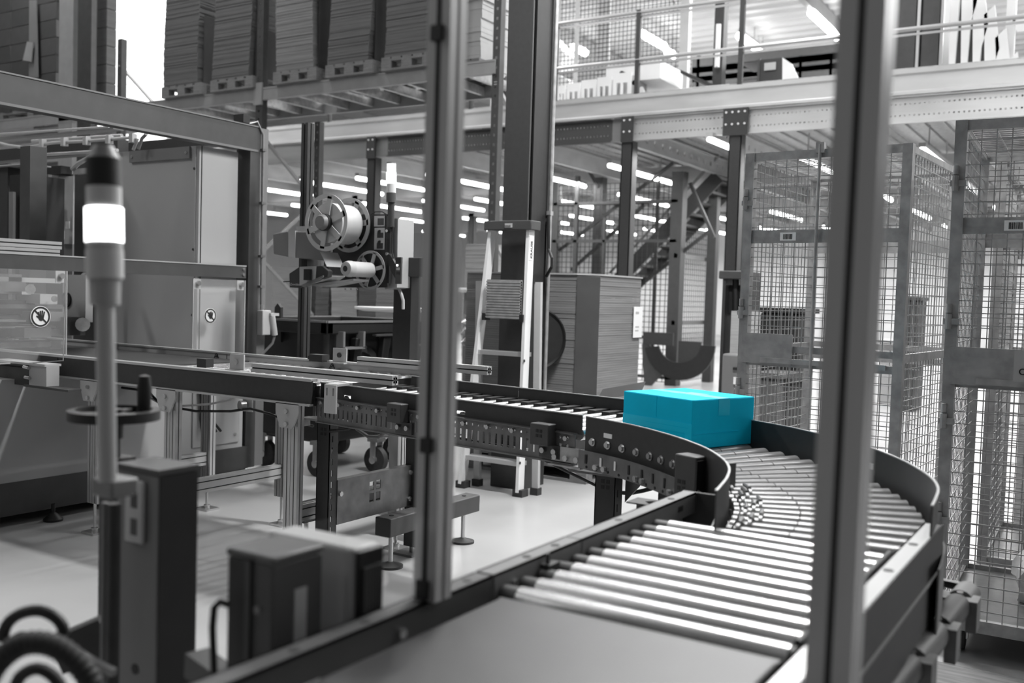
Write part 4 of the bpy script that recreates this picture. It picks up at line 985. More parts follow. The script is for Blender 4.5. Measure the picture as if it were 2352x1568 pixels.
part('drive_belts', ck, M_galvd, cv, kind='stuff')
def ipt(f):
    x_ = f * (len(INN) - 1); i = min(int(x_), len(INN) - 2); w_ = x_ - i
    return INN[i].lerp(INN[i + 1], w_), -NI[i].lerp(NI[i + 1], w_).normalized()
def fpx(u, v, z):                                          # spline parameter whose projection falls at a pixel column
    tgt = pt(u, v, z=z); best = min(range(200), key=lambda k: abs((ipt(k / 199)[0].x / ipt(k / 199)[0].y) - tgt.x / tgt.y)  if k / 199 > .25 else 9)
    return best / 199
for u, v in ((1362, 1017), (1396, 1022), (1429, 1027), (1462, 1034), (1493, 1041), (1521, 1048), (1548, 1055)):
    f_ = fpx(u, v, .88); o, nn = ipt(f_); o = o + Z * .880
    part('bolt', MB().cyl(o + nn * .001, o + nn * .012, .0105, n=8).cyl(o + nn * .001, o + nn * .004, .015, n=14), M_zinc, cv)
    q = V((-nn.y, nn.x, 0)); o2 = o - Z * .062 + nn * .031
    part('slot', MB().obox(o2 - q * .005 - Z * .014, q * .010, Z * .032, nn * .002), M_white if u in (1396, 1429) else M_ink, cv)
for u in (1384, 1402, 1482, 1498, 1564):
    o, nn = ipt(fpx(u, 1080, .80)); o = o + Z * .800 + nn * .031; part('bolt', MB().cyl(o, o + nn * .012, .0105, n=8), M_zinc, cv)
hm = MB()
for k in range(22):
    o, nn = ipt(.38 + k * .028); o = o + Z * .792 + nn * .030; hm.cyl(o, o + nn * .002, .005, n=6)
part('punched_holes', hm, M_ink, cv, kind='stuff')
o, nn = ipt(fpx(1399, 1000, .905)); q = V((-nn.y, nn.x, 0)); o = o + Z * .905
part('slot', MB().obox(o - q * .022, q * .044, Z * .016, nn * .003), M_white, cv)
i_ = min(range(len(OUT)), key=lambda i: abs(OUT[i].x / OUT[i].y - pt(2006, 1067, z=.92).x / pt(2006, 1067, z=.92).y)); o = OUT[i_] + Z * .905; nn = -NO[i_]; q = V((-nn.y, nn.x, 0))
part('slot', MB().obox(o - q * .02, q * .04, Z * .018, nn * .003), M_white, cv)
# drive cover box with square holes inside the curve
o, nn = ipt(fpx(1585, 1080, .85)); nn = V((-.35, -.94, 0)).normalized(); q = V((-nn.y, nn.x, 0))
if q.x < 0: q = -q
c0 = o + nn * .10 + q * .03; c0 = V((c0.x, c0.y, .065))
dc = part('drive_cover', MB().obox(c0 + Z * .70, q * .085, -nn * .055, Z * .18), M_dark2, cv, bevel=.004)
sq = MB()
for i in (-1, 1):
    for j in (-1, 1): sq.obox(c0 + nn * .0012 + q * (.03 + i * .009 - .006) + Z * (.79 + j * .010 - .006), q * .012, -nn * .001, Z * .012)
part('square_holes', sq, M_ink, dc)
part('side_cover', MB().obox(c0 + q * .085 + Z * .70, q * .004, -nn * .055, Z * .17), M_black, cv)
c1_ = V((c0.x, c0.y, 0)) + q * .11 - nn * .03
part('sensor_bracket', MB().obox(c1_ + Z * .895, q * .07, -nn * .03, Z * .005).obox(c1_ + q * .07 + Z * .87, q * .003, -nn * .03, Z * .07), M_galvd, cv)
part('sensor', MB().cyl(c1_ + q * .02 + Z * .885, c1_ + q * .05 + Z * .84, .008), M_lite, cv)
for z_ in (.94, .93): part('bolt', MB().cyl(c1_ + q * .06 + Z * z_, c1_ + q * .06 + Z * z_ + nn * .02, .007), M_zinc, cv)
# leg under the curve entry
cl = thing('support_stand', 'dark steel leg with four small square holes under the start of the curve', 'support leg', (-1.74, 3.3, 0))
slotted_leg('leg', -1.635, 3.28, .012, .755, .085, .06, cl, True)
part('foot_plate', MB().box(-1.71, -1.56, 3.22, 3.38, 0, .012), M_galvd, cl)
part('top_bracket', MB().box(-1.74, -1.51, 3.18, 3.36, .755, .763).prism([(-1.59, 3.36, .76), (-1.53, 3.36, .76), (-1.53, 3.36, .70), (-1.59, 3.36, .63)], (0, .004, 0)), M_galvd, cl)
for x in (-1.66, -1.61): part('bolt', MB().cyl((x, 3.25, .763), (x, 3.25, .782), .01, n=8), M_zinc, cl)
cl2 = thing('support_stand', 'steel leg under the curve half hidden by the near rail end', 'support leg', (-1.15, 2.9, 0))
slotted_leg('leg', -1.26, 2.98, .012, .78, .06, .05, cl2, True); part('foot_plate', MB().box(-1.32, -1.20, 2.95, 3.06, 0, .012), M_galvd, cl2)

# ================================================================== NEAR STRAIGHT CONVEYOR
nc = thing('roller_conveyor', 'near straight roller conveyor with steel rollers between two side rails', 'conveyor', (-.63, 1.9, 0))
XL, XR = -.94, -.385
part('side_rail', MB().box(XL - .04, XL, 1.79, 2.42, .896, .9).box(XL - .004, XL, 1.79, 2.42, .848, .9).box(XL - .04, XL - .036, 1.79, 2.42, .78, .9), M_grey, nc)
part('side_rail', MB().box(XL - .042, XL, 1.46, 1.785, .896, .9).box(XL - .004, XL, 1.46, 1.785, .848, .9).box(XL - .04, XL - .036, 1.46, 1.785, .78, .9), M_grey, nc)
part('side_rail', MB().box(XR, XR + .036, 1.46, 2.44, .896, .9).box(XR, XR + .004, 1.46, 2.44, .848, .9), M_lite, nc)
part('side_skirt', MB().box(XR + .036, XR + .04, .9, 2.46, .70, .9), M_black, nc)
part('skirt_fold', MB().box(XR + .04, XR + .045, .9, 2.46, .80, .804), M_grey, nc)
part('end_plate', MB().box(XL - .04, XL + .06, 2.42, 2.43, .80, .90), M_dark, nc)
r2 = None
for k in range(11):
    y = 1.485 + k * .067
    if r2 is None:
        r2 = part('roller', MB().cyl((XL + .04, y, .855), (XR - .03, y, .855), .025, n=24), M_rolls, nc)
        part('end_cap', MB().cyl((XL + .004, y, .855), (XL + .04, y, .855), .0225, n=16), M_dark, r2); part('end_cap', MB().cyl((XR - .03, y, .855), (XR, y, .855), .0225, n=16), M_dark, r2)
    else:
        c = inst(r2, nc, Matrix.Translation((0, k * .067, 0)))
        for ch_ in list(r2.children): d_ = inst(ch_, c)
dbe = MB()
for k in range(10): dbe.tube([(XR - .02, 1.485 + k * .067, .885), (XR - .02, 1.485 + (k + 1) * .067, .885)], .006, 6)
part('drive_belts', dbe, M_black, nc, kind='stuff')
for y in (1.60, 1.71, 2.0, 2.3): part('rail_hole', MB().cyl((XL - .02, y, .9), (XL - .02, y, .9012), .009), M_ink, nc)
for y in (1.67, 1.95, 2.2): part('rail_hole', MB().cyl((XR + .018, y, .9), (XR + .018, y, .9012), .010), M_ink, nc)
part('rail_slot', MB().box(XL, XL + .001, 2.3, 2.33, .868, .882), M_ink, nc)
part('rail_clip', MB().box(XL, XL + .02, 1.62, 1.66, .86, .885).cyl((XL + .01, 1.63, .885), (XL + .01, 1.63, .905), .004), M_dark, nc)
part('lower_frame', MB().box(XL, XR, 1.5, 1.53, .74, .80).box(XL, XR, 2.3, 2.33, .74, .80), M_dark, nc)
slotted_leg('leg', XR + .02, 2.3, .018, .74, .05, .04, nc, True); slotted_leg('leg', XL - .02, 1.3, .0, .74, .05, .04, nc, True)
# belt conveyor nearest the camera
bc = thing('belt_conveyor', 'dark rubber belt conveyor in the near foreground', 'conveyor', (-.64, 1.0, 0))
part('belt', MB().box(XL + .03, XR - .03, .3, 1.43, .862, .872), M_belt, bc, bevel=.004)
part('nose_roller', MB().cyl((XL + .03, 1.43, .852), (XR - .03, 1.43, .852), .02, n=20), M_belt, bc)
part('side_rail', MB().box(XL - .04, XL, .3, 1.45, .896, .9).box(XL - .004, XL, .3, 1.45, .83, .9).box(XL - .04, XL - .036, .3, 1.45, .70, .9), M_dark2, bc)
part('side_rail', MB().box(XR, XR + .036, .3, 1.45, .896, .9).box(XR, XR + .004, .3, 1.45, .83, .9), M_alu, bc)
part('frame', MB().box(XL, XR, .5, .55, .70, .82), M_dark, bc)
for y in (.98, 1.13, 1.28, 1.40): part('rail_hole', MB().cyl((XL - .02, y, .9), (XL - .02, y, .9012), .008), M_ink, bc)
part('bolt', MB().cyl((XL, 1.19, .87), (XL + .008, 1.19, .87), .008), M_zinc, bc); part('bolt', MB().cyl((XL, 1.52, .872), (XL + .008, 1.52, .872), .007), M_zinc, bc)
part('slot_plate', MB().box(XL, XL + .003, .93, 1.01, .845, .855), M_lite, bc)
slotted_leg('leg', XL - .02, .6, .0, .72, .05, .04, bc, True); slotted_leg('leg', XR + .02, .6, .0, .7, .05, .04, bc, True)
# small bracket outside left rail
sb = thing('cable_bracket', 'small grey bracket with a cable hanging behind the near rail end', 'bracket', (-1.1, 2.55, .8))
p = pt(1490, 1172, y=2.62)
part('plate', MB().box(p.x - .04, p.x + .06, 2.62, 2.63, p.z - .03, p.z + .03).box(p.x - .04, p.x + .06, 2.55, 2.63, p.z + .028, p.z + .032), M_dark2, sb)
part('arm', MB().beam((p.x, 2.6, p.z + .02), (XL - .04, 2.45, .86), .015, .02), M_dark2, sb)
part('cable', MB().tube([(p.x - .04, 2.6, p.z - .05), (p.x - .01, 2.6, p.z), (p.x + .04, 2.6, p.z + .03), (p.x + .08, 2.6, p.z + .04)], .005), M_grey, sb)

# ================================================================== BLUE BOX
bxn = [pt(1439, 899, z=1.053), pt(1598, 921, z=1.053), pt(1726, 911, z=1.053), pt(1570, 890, z=1.053)]
c_ = (bxn[0] + bxn[2]) / 2
ua = (bxn[1] - bxn[0]); vb_ = (bxn[2] - bxn[1]); la, lb_ = ua.length, vb_.length
ang = math.atan2(ua.y, ua.x)
bb = thing('cardboard_box', 'bright cyan taped cardboard box riding on the roller curve', 'box', (c_.x, c_.y, .881), ang)
hx_, hy_, hz = la / 2, lb_ / 2, 1.053 - .881
part('carton', MB().box(-hx_, hx_, -hy_, hy_, 0, hz), M_cyan, bb, bevel=.002, **lw)
part('top_flap', MB().box(-hx_ + .001, hx_ - .001, -hy_ + .001, -.001, hz, hz + .0015).box(-hx_ + .001, hx_ - .001, .001, hy_ - .001, hz, hz + .0015), M_cyan, bb, **lw)
part('tape', MB().box(-hx_ - .0008, hx_ + .0008, -.03, .03, hz + .0015, hz + .0022).box(hx_, hx_ + .0012, -.03, .03, hz * .65, hz + .002).box(hx_, hx_ + .0012, -hy_ + .01, hy_ - .08, hz * .3, hz * .31), M_cyan2, bb, **lw)
part('tape', MB().box(-hx_, hx_, -hy_ - .0012, -hy_, hz * .32, hz * .52).box(hx_ - .03, hx_ + .001, -hy_ - .0013, -hy_, hz * .05, hz * .5), M_cyan2, bb, **lw)
part('crease', MB().box(-hx_ * .3, hx_ * .9, -hy_ - .0016, -hy_, hz * .42, hz * .43).box(-.002, 0, -hy_ - .001, -hy_, hz * .55, hz), M_cyan, bb, **lw)
part('label', MB().box(-.03, .06, -.02, .05, hz + .0022, hz + .003), M_cyan2, bb, **lw)

# ================================================================== LABELLING MACHINE
lm = thing('label_applicator', 'label applicator head with two spoked reels above the conveyor', 'labelling machine', (-4.1, 4.75, 1.45))
YL = 4.74
def lpx(nm, u0, u1, v0, v1, y, d, m, **k):
    return part(nm, MB().box(*pxbox(u0, u1, v0, v1, y, d)), m, lm, **k)
def lpoly(nm, P, y, d, m, **k): return part(nm, MB().prism([pt(u, v, y=y) for u, v in P], (0, d, 0)), m, lm, **k)
lpoly('back_plate', [(740, 660), (745, 590), (832, 492), (892, 492), (888, 660)], YL, .02, M_dark)
lpoly('housing', [(888, 500), (914, 502), (912, 660), (884, 664)], YL + .03, .16, M_cab)
lpoly('motor_housing', [(626, 537), (662, 530), (662, 590), (628, 583)], 4.72, .14, M_grey, bevel=.006)
lpoly('motor_band', [(662, 530), (678, 530), (678, 592), (662, 590)], 4.715, .15, M_lite)
lpoly('motor_body', [(678, 531), (760, 534), (760, 600), (678, 592)], 4.72, .14, M_grey, bevel=.006)
lpx('motor_cap', 680, 716, 519, 533, 4.74, .1, M_lite)
lpx('mounting_clamp', 692, 706, 588, 612, 4.8, .1, M_black)
def flange(cn, R, r_in, spokes, nm, m, rim=.16, th=.006, a0=0.):
    f = part(nm, MB().ring(cn, Y, R * (1 - rim), R, th, 48), m, lm)
    for k in range(spokes):
        a = a0 + 2 * PI * k / spokes; e = V((math.cos(a), 0, math.sin(a)))
        part('spoke', MB().beam(cn + e * r_in * .6, cn + e * R * (1 - rim * .5), R * .2, th, (0, 1, 0)), m, f)
    return f
c1 = pt(749, 511, y=4.50)
R1 = abs(pt(749, 445, y=4.5).z - pt(749, 577, y=4.5).z) / 2
c2 = V((c1.x, YL - .03, c1.z + .0))
flange(c1, R1, .05, 6, 'reel_flange', M_lite, a0=.35); flange(c2, R1 * .98, .05, 6, 'reel_flange', M_cab, a0=.1)
part('label_roll', MB().cyl(c1 + Y * .012, c2 - Y * .012, R1 * .70, n=48), M_label, lm)
part('hub', MB().cyl(c1 - Y * .03, c1, .052, n=28), M_black, lm); part('hub_cap', MB().lathe(c1 - Y * .03, -Y, [(.05, -.01), (.044, .02), (.038, .028), (0, .03)], 28), M_grey, lm)
c3 = pt(798, 617, y=4.50); c4 = V((c3.x, YL - .03, c3.z))
R2 = abs(pt(842, 575, y=YL).z - pt(842, 664, y=YL).z) / 2
flange(c4, R2, .04, 6, 'rewind_flange', M_cab, rim=.14, a0=.2)
part('rewind_core', MB().cyl(c3 + Y * .03, c4, .047, n=28), M_label, lm); part('rewind_hub', MB().lathe(c3 + Y * .03, -Y, [(.05, 0), (.05, .02), (.042, .045), (.02, .05), (0, .045)], 28), M_cab, lm)
part('hub_hole', MB().cyl(c3 - Y * .021, c3 - Y * .02, .018, n=16), M_ink, lm)
# label web
wb_ = MB(); y0, y1 = 4.52, 4.68
P = [(732, 578), (775, 575), (752, 625), (768, 622)]
wa = [pt(735, 578, y=y0), pt(752, 615, y=y0), pt(752, 634, y=y0), pt(735, 645, y=y0), pt(700, 655, y=y0)]
for i in range(len(wa) - 1): wb_.obox(wa[i], wa[i + 1] - wa[i], Y * .16, V((.001, 0, .001)))
part('label_web', wb_, M_label, lm)
part('label_web', MB().prism([pt(700, 655, y=4.55), pt(812, 640, y=4.55), pt(812, 644, y=4.55), pt(735, 658, y=4.55)], (0, .14, 0)), M_label, lm)
lpoly('peel_head', [(664, 628), (688, 612), (740, 610), (754, 622), (752, 636), (738, 640), (700, 655), (686, 661), (665, 660)], 4.50, .04, M_dark, bevel=.003)
lpoly('peel_plate', [(688, 613), (726, 611), (725, 640), (688, 656)], 4.495, .004, M_cab)
lpx('peel_grip', 697, 711, 618, 643, 4.47, .02, M_black)
lpoly('peel_edge', [(688, 656), (742, 632), (742, 636), (700, 660)], 4.49, .02, M_grey)
part('peel_tip', MB().beam(pt(652, 647, y=4.52), pt(665, 646, y=4.52), .01, .006), M_black, lm)
o = pt(667, 655, y=4.50) - Y * .002; s_ = .021
part('logo_ring', MB().ring(o + V((.008, 0, .006)), Y, .007, .009, .001, 20).beam(o + V((.004, 0, .002)), o + V((.012, 0, .010)), .001, .002, (0, 1, 0)), M_lite, lm)
text('lettering', 'evolabel', o + V((.02, -.001, .0)), X, Z, s_, M_lite, lm)
lpx('side_bracket', 740, 754, 612, 630, 4.52, .15, M_black)
for v0, v1 in ((495, 520), (523, 573)):
    i_ = lpx('instruction_plate', 859, 884, v0, v1, YL - .006, .005, M_lite)
    if v0 < 500: q = MB().box(*pxbox(867, 881, 501, 517, YL - .008, .002)); 
    else: q = MB().box(*pxbox(866, 880, 534, 546, YL - .008, .002)).box(*pxbox(865, 879, 558, 571, YL - .008, .002)).cyl(pt(872, 533, y=YL - .01), pt(872, 533, y=YL - .006), .014).cyl(pt(872, 557, y=YL - .01), pt(872, 557, y=YL - .006), .014)
    part('pictogram', q, M_dark, i_)
lpx('side_strip', 887, 897, 500, 650, YL - .01, .02, M_black)
for v in (530, 583): q = pt(890, v, y=YL - .012); part('bolt', MB().cyl(q - Y * .01, q, .01, n=8), M_zinc, lm)
for u in (793, 806, 820): q = pt(u, 662, y=YL); part('pin', MB().cyl(q, q - Z * .01, .006, n=8), M_zinc, lm)
kp = lpoly('keypad', [(908, 590), (922, 590), (920, 652), (907, 652)], YL - .06, .015, M_dark2, bevel=.003)
part('display', MB().box(*pxbox(909, 919, 592, 604, YL - .062, .002)), M_black, kp); part('led', MB().box(*pxbox(910, 914, 607, 611, YL - .063, .003)), E_led, kp)
part('buttons', MB().box(*pxbox(910, 917, 614, 620, YL - .063, .003)), M_cab, kp); part('buttons', MB().box(*pxbox(910, 917, 624, 630, YL - .063, .003)), M_black, kp)
lpoly('keypad_arm', [(893, 582), (899, 590), (908, 606), (908, 640), (898, 622), (893, 605)], YL - .03, .02, M_black)
part('cable', MB().tube([pt(u, v, y=YL - .02) for u, v in ((852, 492), (862, 486), (878, 486), (890, 494))], .004), M_black, lm)
part('cable', MB().tube([pt(u, v, y=YL - .02) for u, v in ((903, 520), (900, 550), (900, 575), (904, 592))], .004), M_black, lm)
part('vacuum_hose', MB().tube([pt(u, v, y=YL + .1) for u, v in ((912, 655), (920, 670), (926, 690), (926, 710))], .01), M_lite, lm)
# signal beacon on it
be = thing('signal_beacon', 'slim lit signal beacon on top of the label applicator', 'beacon', tuple(pt(898, 520, y=YL)))
def bcol(v): return pt(899 - (v - 375) * .005, v, y=YL)
r_ = .031
part('pole', MB().cyl(bcol(522), bcol(440), .022), M_dark, be); part('base', MB().cyl(bcol(465), bcol(443), r_), M_dark2, be)
part('lens', MB().cyl(bcol(443), bcol(422), r_ * .92), M_lampoff, be); part('lens', MB().cyl(bcol(422), bcol(396), r_), E_lamp, be, label='lit white lens')
part('lens', MB().cyl(bcol(396), bcol(376), r_ * .92), E_lamp2, be); part('cap', MB().cyl(bcol(376), bcol(373), r_ * .95), M_grey, be)

# ================================================================== ROLL CAGES
def cage(name, label, loc, rz, w_, d_, group, z0=.15, z1=2.15, detail=True):
    t = thing(name, label, 'roll cage', loc, rz, group)
    P = .045
    for x in (0, w_):
        for y in (0, d_):
            part('post', MB().box(x - P / 2, x + P / 2, y - P / 2, y + P / 2, z0 - .04, z1), M_cage, t, **lw)
    for y in (0, d_):
        part('top_rail', MB().box(0, w_, y - .015, y + .015, z1 - .04, z1), M_cage, t, **lw)
        part('bottom_rail', MB().box(0, w_, y - .015, y + .015, z0 - .04, z0 + .01), M_cage, t, **lw)
        part('plate_rail', MB().box(P / 2, w_ - P / 2, y - .012, y + .004, 1.70, 1.765), M_cage, t, **lw)
        part('mid_rail', MB().box(0, w_, y - .012, y + .012, 1.16, 1.19).box(0, w_, y - .012, y + .012, 1.09, 1.125), M_cage, t, **lw)
    for x in (0, w_):
        part('top_rail', MB().box(x - .015, x + .015, 0, d_, z1 - .035, z1 - .005), M_cage, t, **lw)
        part('bottom_rail', MB().box(x - .015, x + .015, 0, d_, z0 - .04, z0), M_cage, t, **lw)
        part('mid_rail', MB().box(x - .01, x + .01, 0, d_, 1.14, 1.18), M_cage, t, **lw)
    r = .0028
    for nm, m in (('front_mesh', MB().mesh_panel((.02, -.006, 1.19), X, Z, w_ - .04, z1 - 1.22, .055, .05, r).mesh_panel((.02, -.006, z0), X, Z, w_ - .04, .94, .055, .05, r)),
                  ('back_mesh', MB().mesh_panel((.02, d_, z0), X, Z, w_ - .04, z1 - z0 - .03, .055, .05, r)),
                  ('side_mesh', MB().mesh_panel((0, .02, z0), Y, Z, d_ - .04, z1 - z0 - .03, .055, .05, r)), ('side_mesh', MB().mesh_panel((w_, .02, z0), Y, Z, d_ - .04, z1 - z0 - .03, .055, .05, r)),
                  ('top_mesh', MB().mesh_panel((.02, .02, z1 - .02), X, Y, w_ - .04, d_ - .04, .1, .05, r))):
        part(nm, m, M_cage, t, kind='stuff', **lw)
    part('locking_bar', MB().cyl((w_ * .47, -.03, 1.05), (w_ * .47, -.03, z1 + .02), .008).box(w_ * .47 - .02, w_ * .47 + .02, -.035, -.005, z1 - .02, z1 + .03), M_cage, t, **lw)
    part('floor_tray', MB().box(0, w_, 0, d_, z0 - .04, z0 - .01), M_galvd, t, **lw)
    if detail:
        part('plate', MB().box(.0, .26, -.03, -.016, 1.10, 1.25), M_cage, t, label='scuffed latch plate', **lw)
        part('latch_bar', MB().box(.10, w_ - .05, -.035, -.018, 1.105, 1.13), M_galv, t, **lw)
        for z in (1.9, 1.35, .95, .55):
            part('hinge', MB().cyl((-.012, -.028, z - .03), (-.012, -.028, z + .03), .014, n=10).cyl((-.012, -.028, z + .035), (-.012, -.028, z + .07), .011, n=10).box(-.03, .03, -.034, -.02, z - .012, z + .012), M_cage, t, **lw)
        lb = part('barcode_label', MB().box(.17, .25, -.0135, -.012, 1.712, 1.752), M_paper, t, **lw)
        bcm = MB(); x = .186
        while x < .233: ww = random.choice((.0015, .003)); bcm.box(x, x + ww, -.0145, -.0135, 1.718, 1.744); x += ww + random.choice((.0015, .0025))
        part('barcode', bcm, M_ink, lb, **lw)
    for x in (.08, w_ - .08):
        for y in (.1, d_ - .1):
            c = part('castor', MB().cyl((x - .02, y, .055), (x + .02, y, .055), .055, n=18), M_rub, t, **lw)
            part('fork', MB().box(x + .022, x + .03, y - .02, y + .02, .05, z0 - .04), M_zinc, c, **lw)
            part('fork', MB().box(x - .03, x - .022, y - .02, y + .02, .05, z0 - .04), M_zinc, c, **lw)
    return t
G = 'wire roll cages'
cg1 = cage('roll_cage', 'tall wire roll cage standing left of the thick blurred post, behind the blue box', (-1.66, 4.85, 0), -.07, .76, .95, G)
cg2 = cage('roll_cage', 'nearest wire roll cage at the right edge, carrying a paper sign', (-.61, 4.29, 0), .03, .8, .95, G)
cg3 = cage('roll_cage', 'wire roll cage nested directly behind the right edge cage', (-.58, 5.45, 0), .02, .8, .95, G, detail=False)
cg4 = dup(cg3, (-.52, 6.65, 0), .01, 'third wire roll cage in the row at the right edge, far behind the paper sign', G)
# paper sign
sg = pt(2326, 876, y=4.23)
ps_ = thing('paper_sign', 'white paper sign with dark lettering hung on the right cage', 'sign', tuple(sg))
part('sheet', MB().box(sg.x, sg.x + .21, 4.235, 4.237, sg.z - .0, sg.z + .12), M_lite, ps_)
text('lettering', 'Cer', sg + V((.018, .003, .028)), X, Z, .034, M_ink, ps_, bold=.0005)
# wrapped bag inside lower right cage
t = thing('plastic_bag', 'crumpled clear plastic bag on the floor of the right cage', 'plastic bag', (-.18, 4.75, .15))
bm2 = bpy.data.meshes.new('bag'); 
import bmesh
b_m = bmesh.new(); bmesh.ops.create_icosphere(b_m, subdivisions=3, radius=1)
for v in b_m.verts:
    k = 1 + random.uniform(-.16, .16); v.co = V((v.co.x * .16 * k, v.co.y * .14 * k, max(-.05, v.co.z * .15 * k + .09)))
m_ = MB(); m_.v = [v.co + V((-.22, 4.75, .17)) for v in b_m.verts]; m_.f = [tuple(v.index for v in f.verts) for f in b_m.faces]; b_m.free(); bpy.data.meshes.remove(bm2)
part('film', m_, mat('bag_film', .5, .25, 0, .2, 12), t, flat=True)
t = thing('wood_shade_board', 'wooden floor board enlarged to stand in for shade under the grey tubes beside the right cage', 'board', (.3, 2.7, 0))
part('board', MB().box(-.88, 1.5, 1.2, 4.12, .0, .018), M_wood, t)  # board spread over bright floor; its dark wood replaces shade there

# ================================================================== PNEUMATIC TUBE RAIL (right, under skirt)
pr_ = thing('roller_tube_rail', 'row of grey tubes on flat brackets under the right conveyor side', 'tube rail', (-.3, 2.2, .5))
A = pt(2222, 1362, z=.66); B = pt(2040, 1590, z=.66)
d = (B - A).normalized(); Lg = (B - A).length + .3
for i, (s0, s1) in enumerate(((0, .10), (.14, .36), (.40, .62), (.66, .95), (1.0, 1.25))):
    part('tube', MB().cyl(A + d * s0, A + d * s1, .032, n=20), M_dark2 if i % 2 else M_grey, pr_)
for s in (.11, .37, .63, .97):
    q = A + d * s; part('bracket', MB().box(q.x - .16, q.x + .045, q.y - .035, q.y + .035, q.z + .01, q.z + .018).box(q.x + .02, q.x + .045, q.y - .035, q.y + .035, q.z - .06, q.z + .01), M_galvd, pr_)
    part('bolt', MB().cyl((q.x, q.y, q.z + .018), (q.x, q.y, q.z + .03), .008, n=8), M_zinc, pr_)
part('hose', MB().tube([A + V((-.02, .02, .01)), A + V((-.08, .03, .01)), A + V((-.14, .02, 0)), A + V((-.2, 0, 0))], .012), M_black, pr_)
part('rod', MB().cyl(A + V((-.16, -.25, -.02)), A + V((-.09, -.4, -.09)), .007), M_grey, pr_)
part('carrier_bar', MB().beam(A + V((-.13, 0, -.03)), A + d * Lg + V((-.13, 0, -.03)), .03, .05), M_dark, pr_)

# ================================================================== BLURRED NEAR POSTS
def near_post(nm, label, base, top, w_, groove_side):
    t = thing(nm, label, 'post', tuple(base), 0, None)
    p, q = V(base), V(top)
    part('profile', MB().alu(p, q, w_, 1, (0, 1, 0)), M_alu, t)
    return t
pl = near_post('aluminium_post', 'blurred aluminium post with black cable groove, left of centre', (-.9485, 1.2825, .901), (-.9485, 1.2825, 3.0), .045, 0)
cab = [(-.9485, 1.262, z) for z in xr(.93, 2.3, .06)]
part('cable', MB().tube(cab, .0052), M_black, pl)
for z in (1.155, 1.81): part('cable_clip', MB().box(-.959, -.938, 1.252, 1.262, z - .012, z + .012), M_black, pl)
part('end_clip', MB().box(-.959, -.938, 1.252, 1.262, .905, .935), M_black, pl)
PT = V((0, 0, H)) + (R3 @ V((1994 - 1176, 784, -_f))) * (1.13 / _f); PB = V((0, 0, H)) + (R3 @ V((1912 - 1176, -784, -_f))) * (1.17 / _f)
_d = (PT - PB).normalized(); PB = PB - _d * (PB.z / _d.z); PT = PT + _d * 1.2
pr2 = near_post('aluminium_post', 'thick blurred aluminium post right of the roller bed', tuple(PB), tuple(PT), .053, 0)

# ================================================================== FOREGROUND LEFT EQUIPMENT
def pd(u, v, d):
    return V((0, 0, H)) + (R3 @ V((u - 1176, 784 - v, -_f))) * (d / _f)
# grey column box
cb2 = thing('control_column', 'blurred grey rectangular column with sloped lid in the left foreground', 'column', (-1.45, 1.1, 0))
cr = pd(365, 1085, 1.75); sx2, sy2 = .118, .085
part('body', MB().box(cr.x - sx2, cr.x, cr.y, cr.y + sy2, 0, cr.z - .006), M_grey, cb2, bevel=.003)
part('side_face', MB().box(cr.x, cr.x + .003, cr.y + .002, cr.y + sy2, 0, cr.z - .008), M_black, cb2, label='black side face')  # right side is a thin black sheet on the grey body
part('lid', MB().box(cr.x - sx2 - .003, cr.x + .003, cr.y - .003, cr.y + sy2 + .003, cr.z - .006, cr.z + .004), M_dark2, cb2)
o = pd(312, 1160, 1.74)
part('bracket', MB().box(cr.x - sx2 * .72, cr.x - sx2 * .28, cr.y - .008, cr.y, cr.z - .135, cr.z - .02), M_lite, cb2, bevel=.006)
part('slot', MB().box(cr.x - sx2 * .56, cr.x - sx2 * .42, cr.y - .009, cr.y - .007, cr.z - .07, cr.z - .035).box(cr.x - sx2 * .56, cr.x - sx2 * .42, cr.y - .009, cr.y - .007, cr.z - .12, cr.z - .09), M_dark2, cb2)
part('hole', MB().cyl((cr.x - sx2 * .5, cr.y - .001, cr.z - .37), (cr.x - sx2 * .5, cr.y, cr.z - .37), .010), M_ink, cb2)
# guide rod beside it
gx = pd(262, 1200, 1.72)
rod = thing('threaded_rod', 'blurred dark vertical rod left of the grey column', 'rod', (gx.x, gx.y, 0))
part('rod', MB().cyl((gx.x, gx.y, 0), (gx.x, gx.y, cr.z - .05), .0115), M_dark, rod); part('rod', MB().cyl((gx.x - .018, gx.y - .005, 0), (gx.x - .018, gx.y - .005, cr.z - .05), .006), M_grey, rod)
cl_ = pd(245, 1112, 1.62)
part('clamp', MB().box(cl_.x - .026, cl_.x + .03, cl_.y - .012, cl_.y + .04, cl_.z - .02, cl_.z + .010), M_grey, rod, bevel=.004)
for dx in (-.01, .015): part('bolt', MB().cyl((cl_.x + dx, cl_.y - .006, cl_.z + .016), (cl_.x + dx, cl_.y - .006, cl_.z + .026), .007), M_zinc, rod)
# beacon
D = 1.56
bn = thing('signal_beacon', 'large blurred signal tower with glowing white segment in the left foreground', 'beacon', tuple(pd(245, 1100, D)))
def bp(v): 
    u = 238 + (v - 400) * .012; return pd(u, v, D)
def seg(nm, v0, v1, r, m, r2=None, **k): return part(nm, MB().cyl(bp(v0), bp(v1), r, r2, n=28), m, bn, **k)
seg('pole', 1105, 690, .0145, M_alu); seg('adapter', 700, 560, .0225, M_cab, .0265, label='pale tapered adapter'); seg('collar', 640, 575, .0285, M_lampoff)
seg('base_ring', 575, 556, .0275, M_lite); seg('lens', 556, 478, .0285, E_lamp, label='lit white lens'); seg('lens', 478, 430, .0265, M_lampoff); seg('lens', 430, 365, .0265, M_black, label='dark lens'); seg('cap', 365, 335, .0265, M_grey, .015)
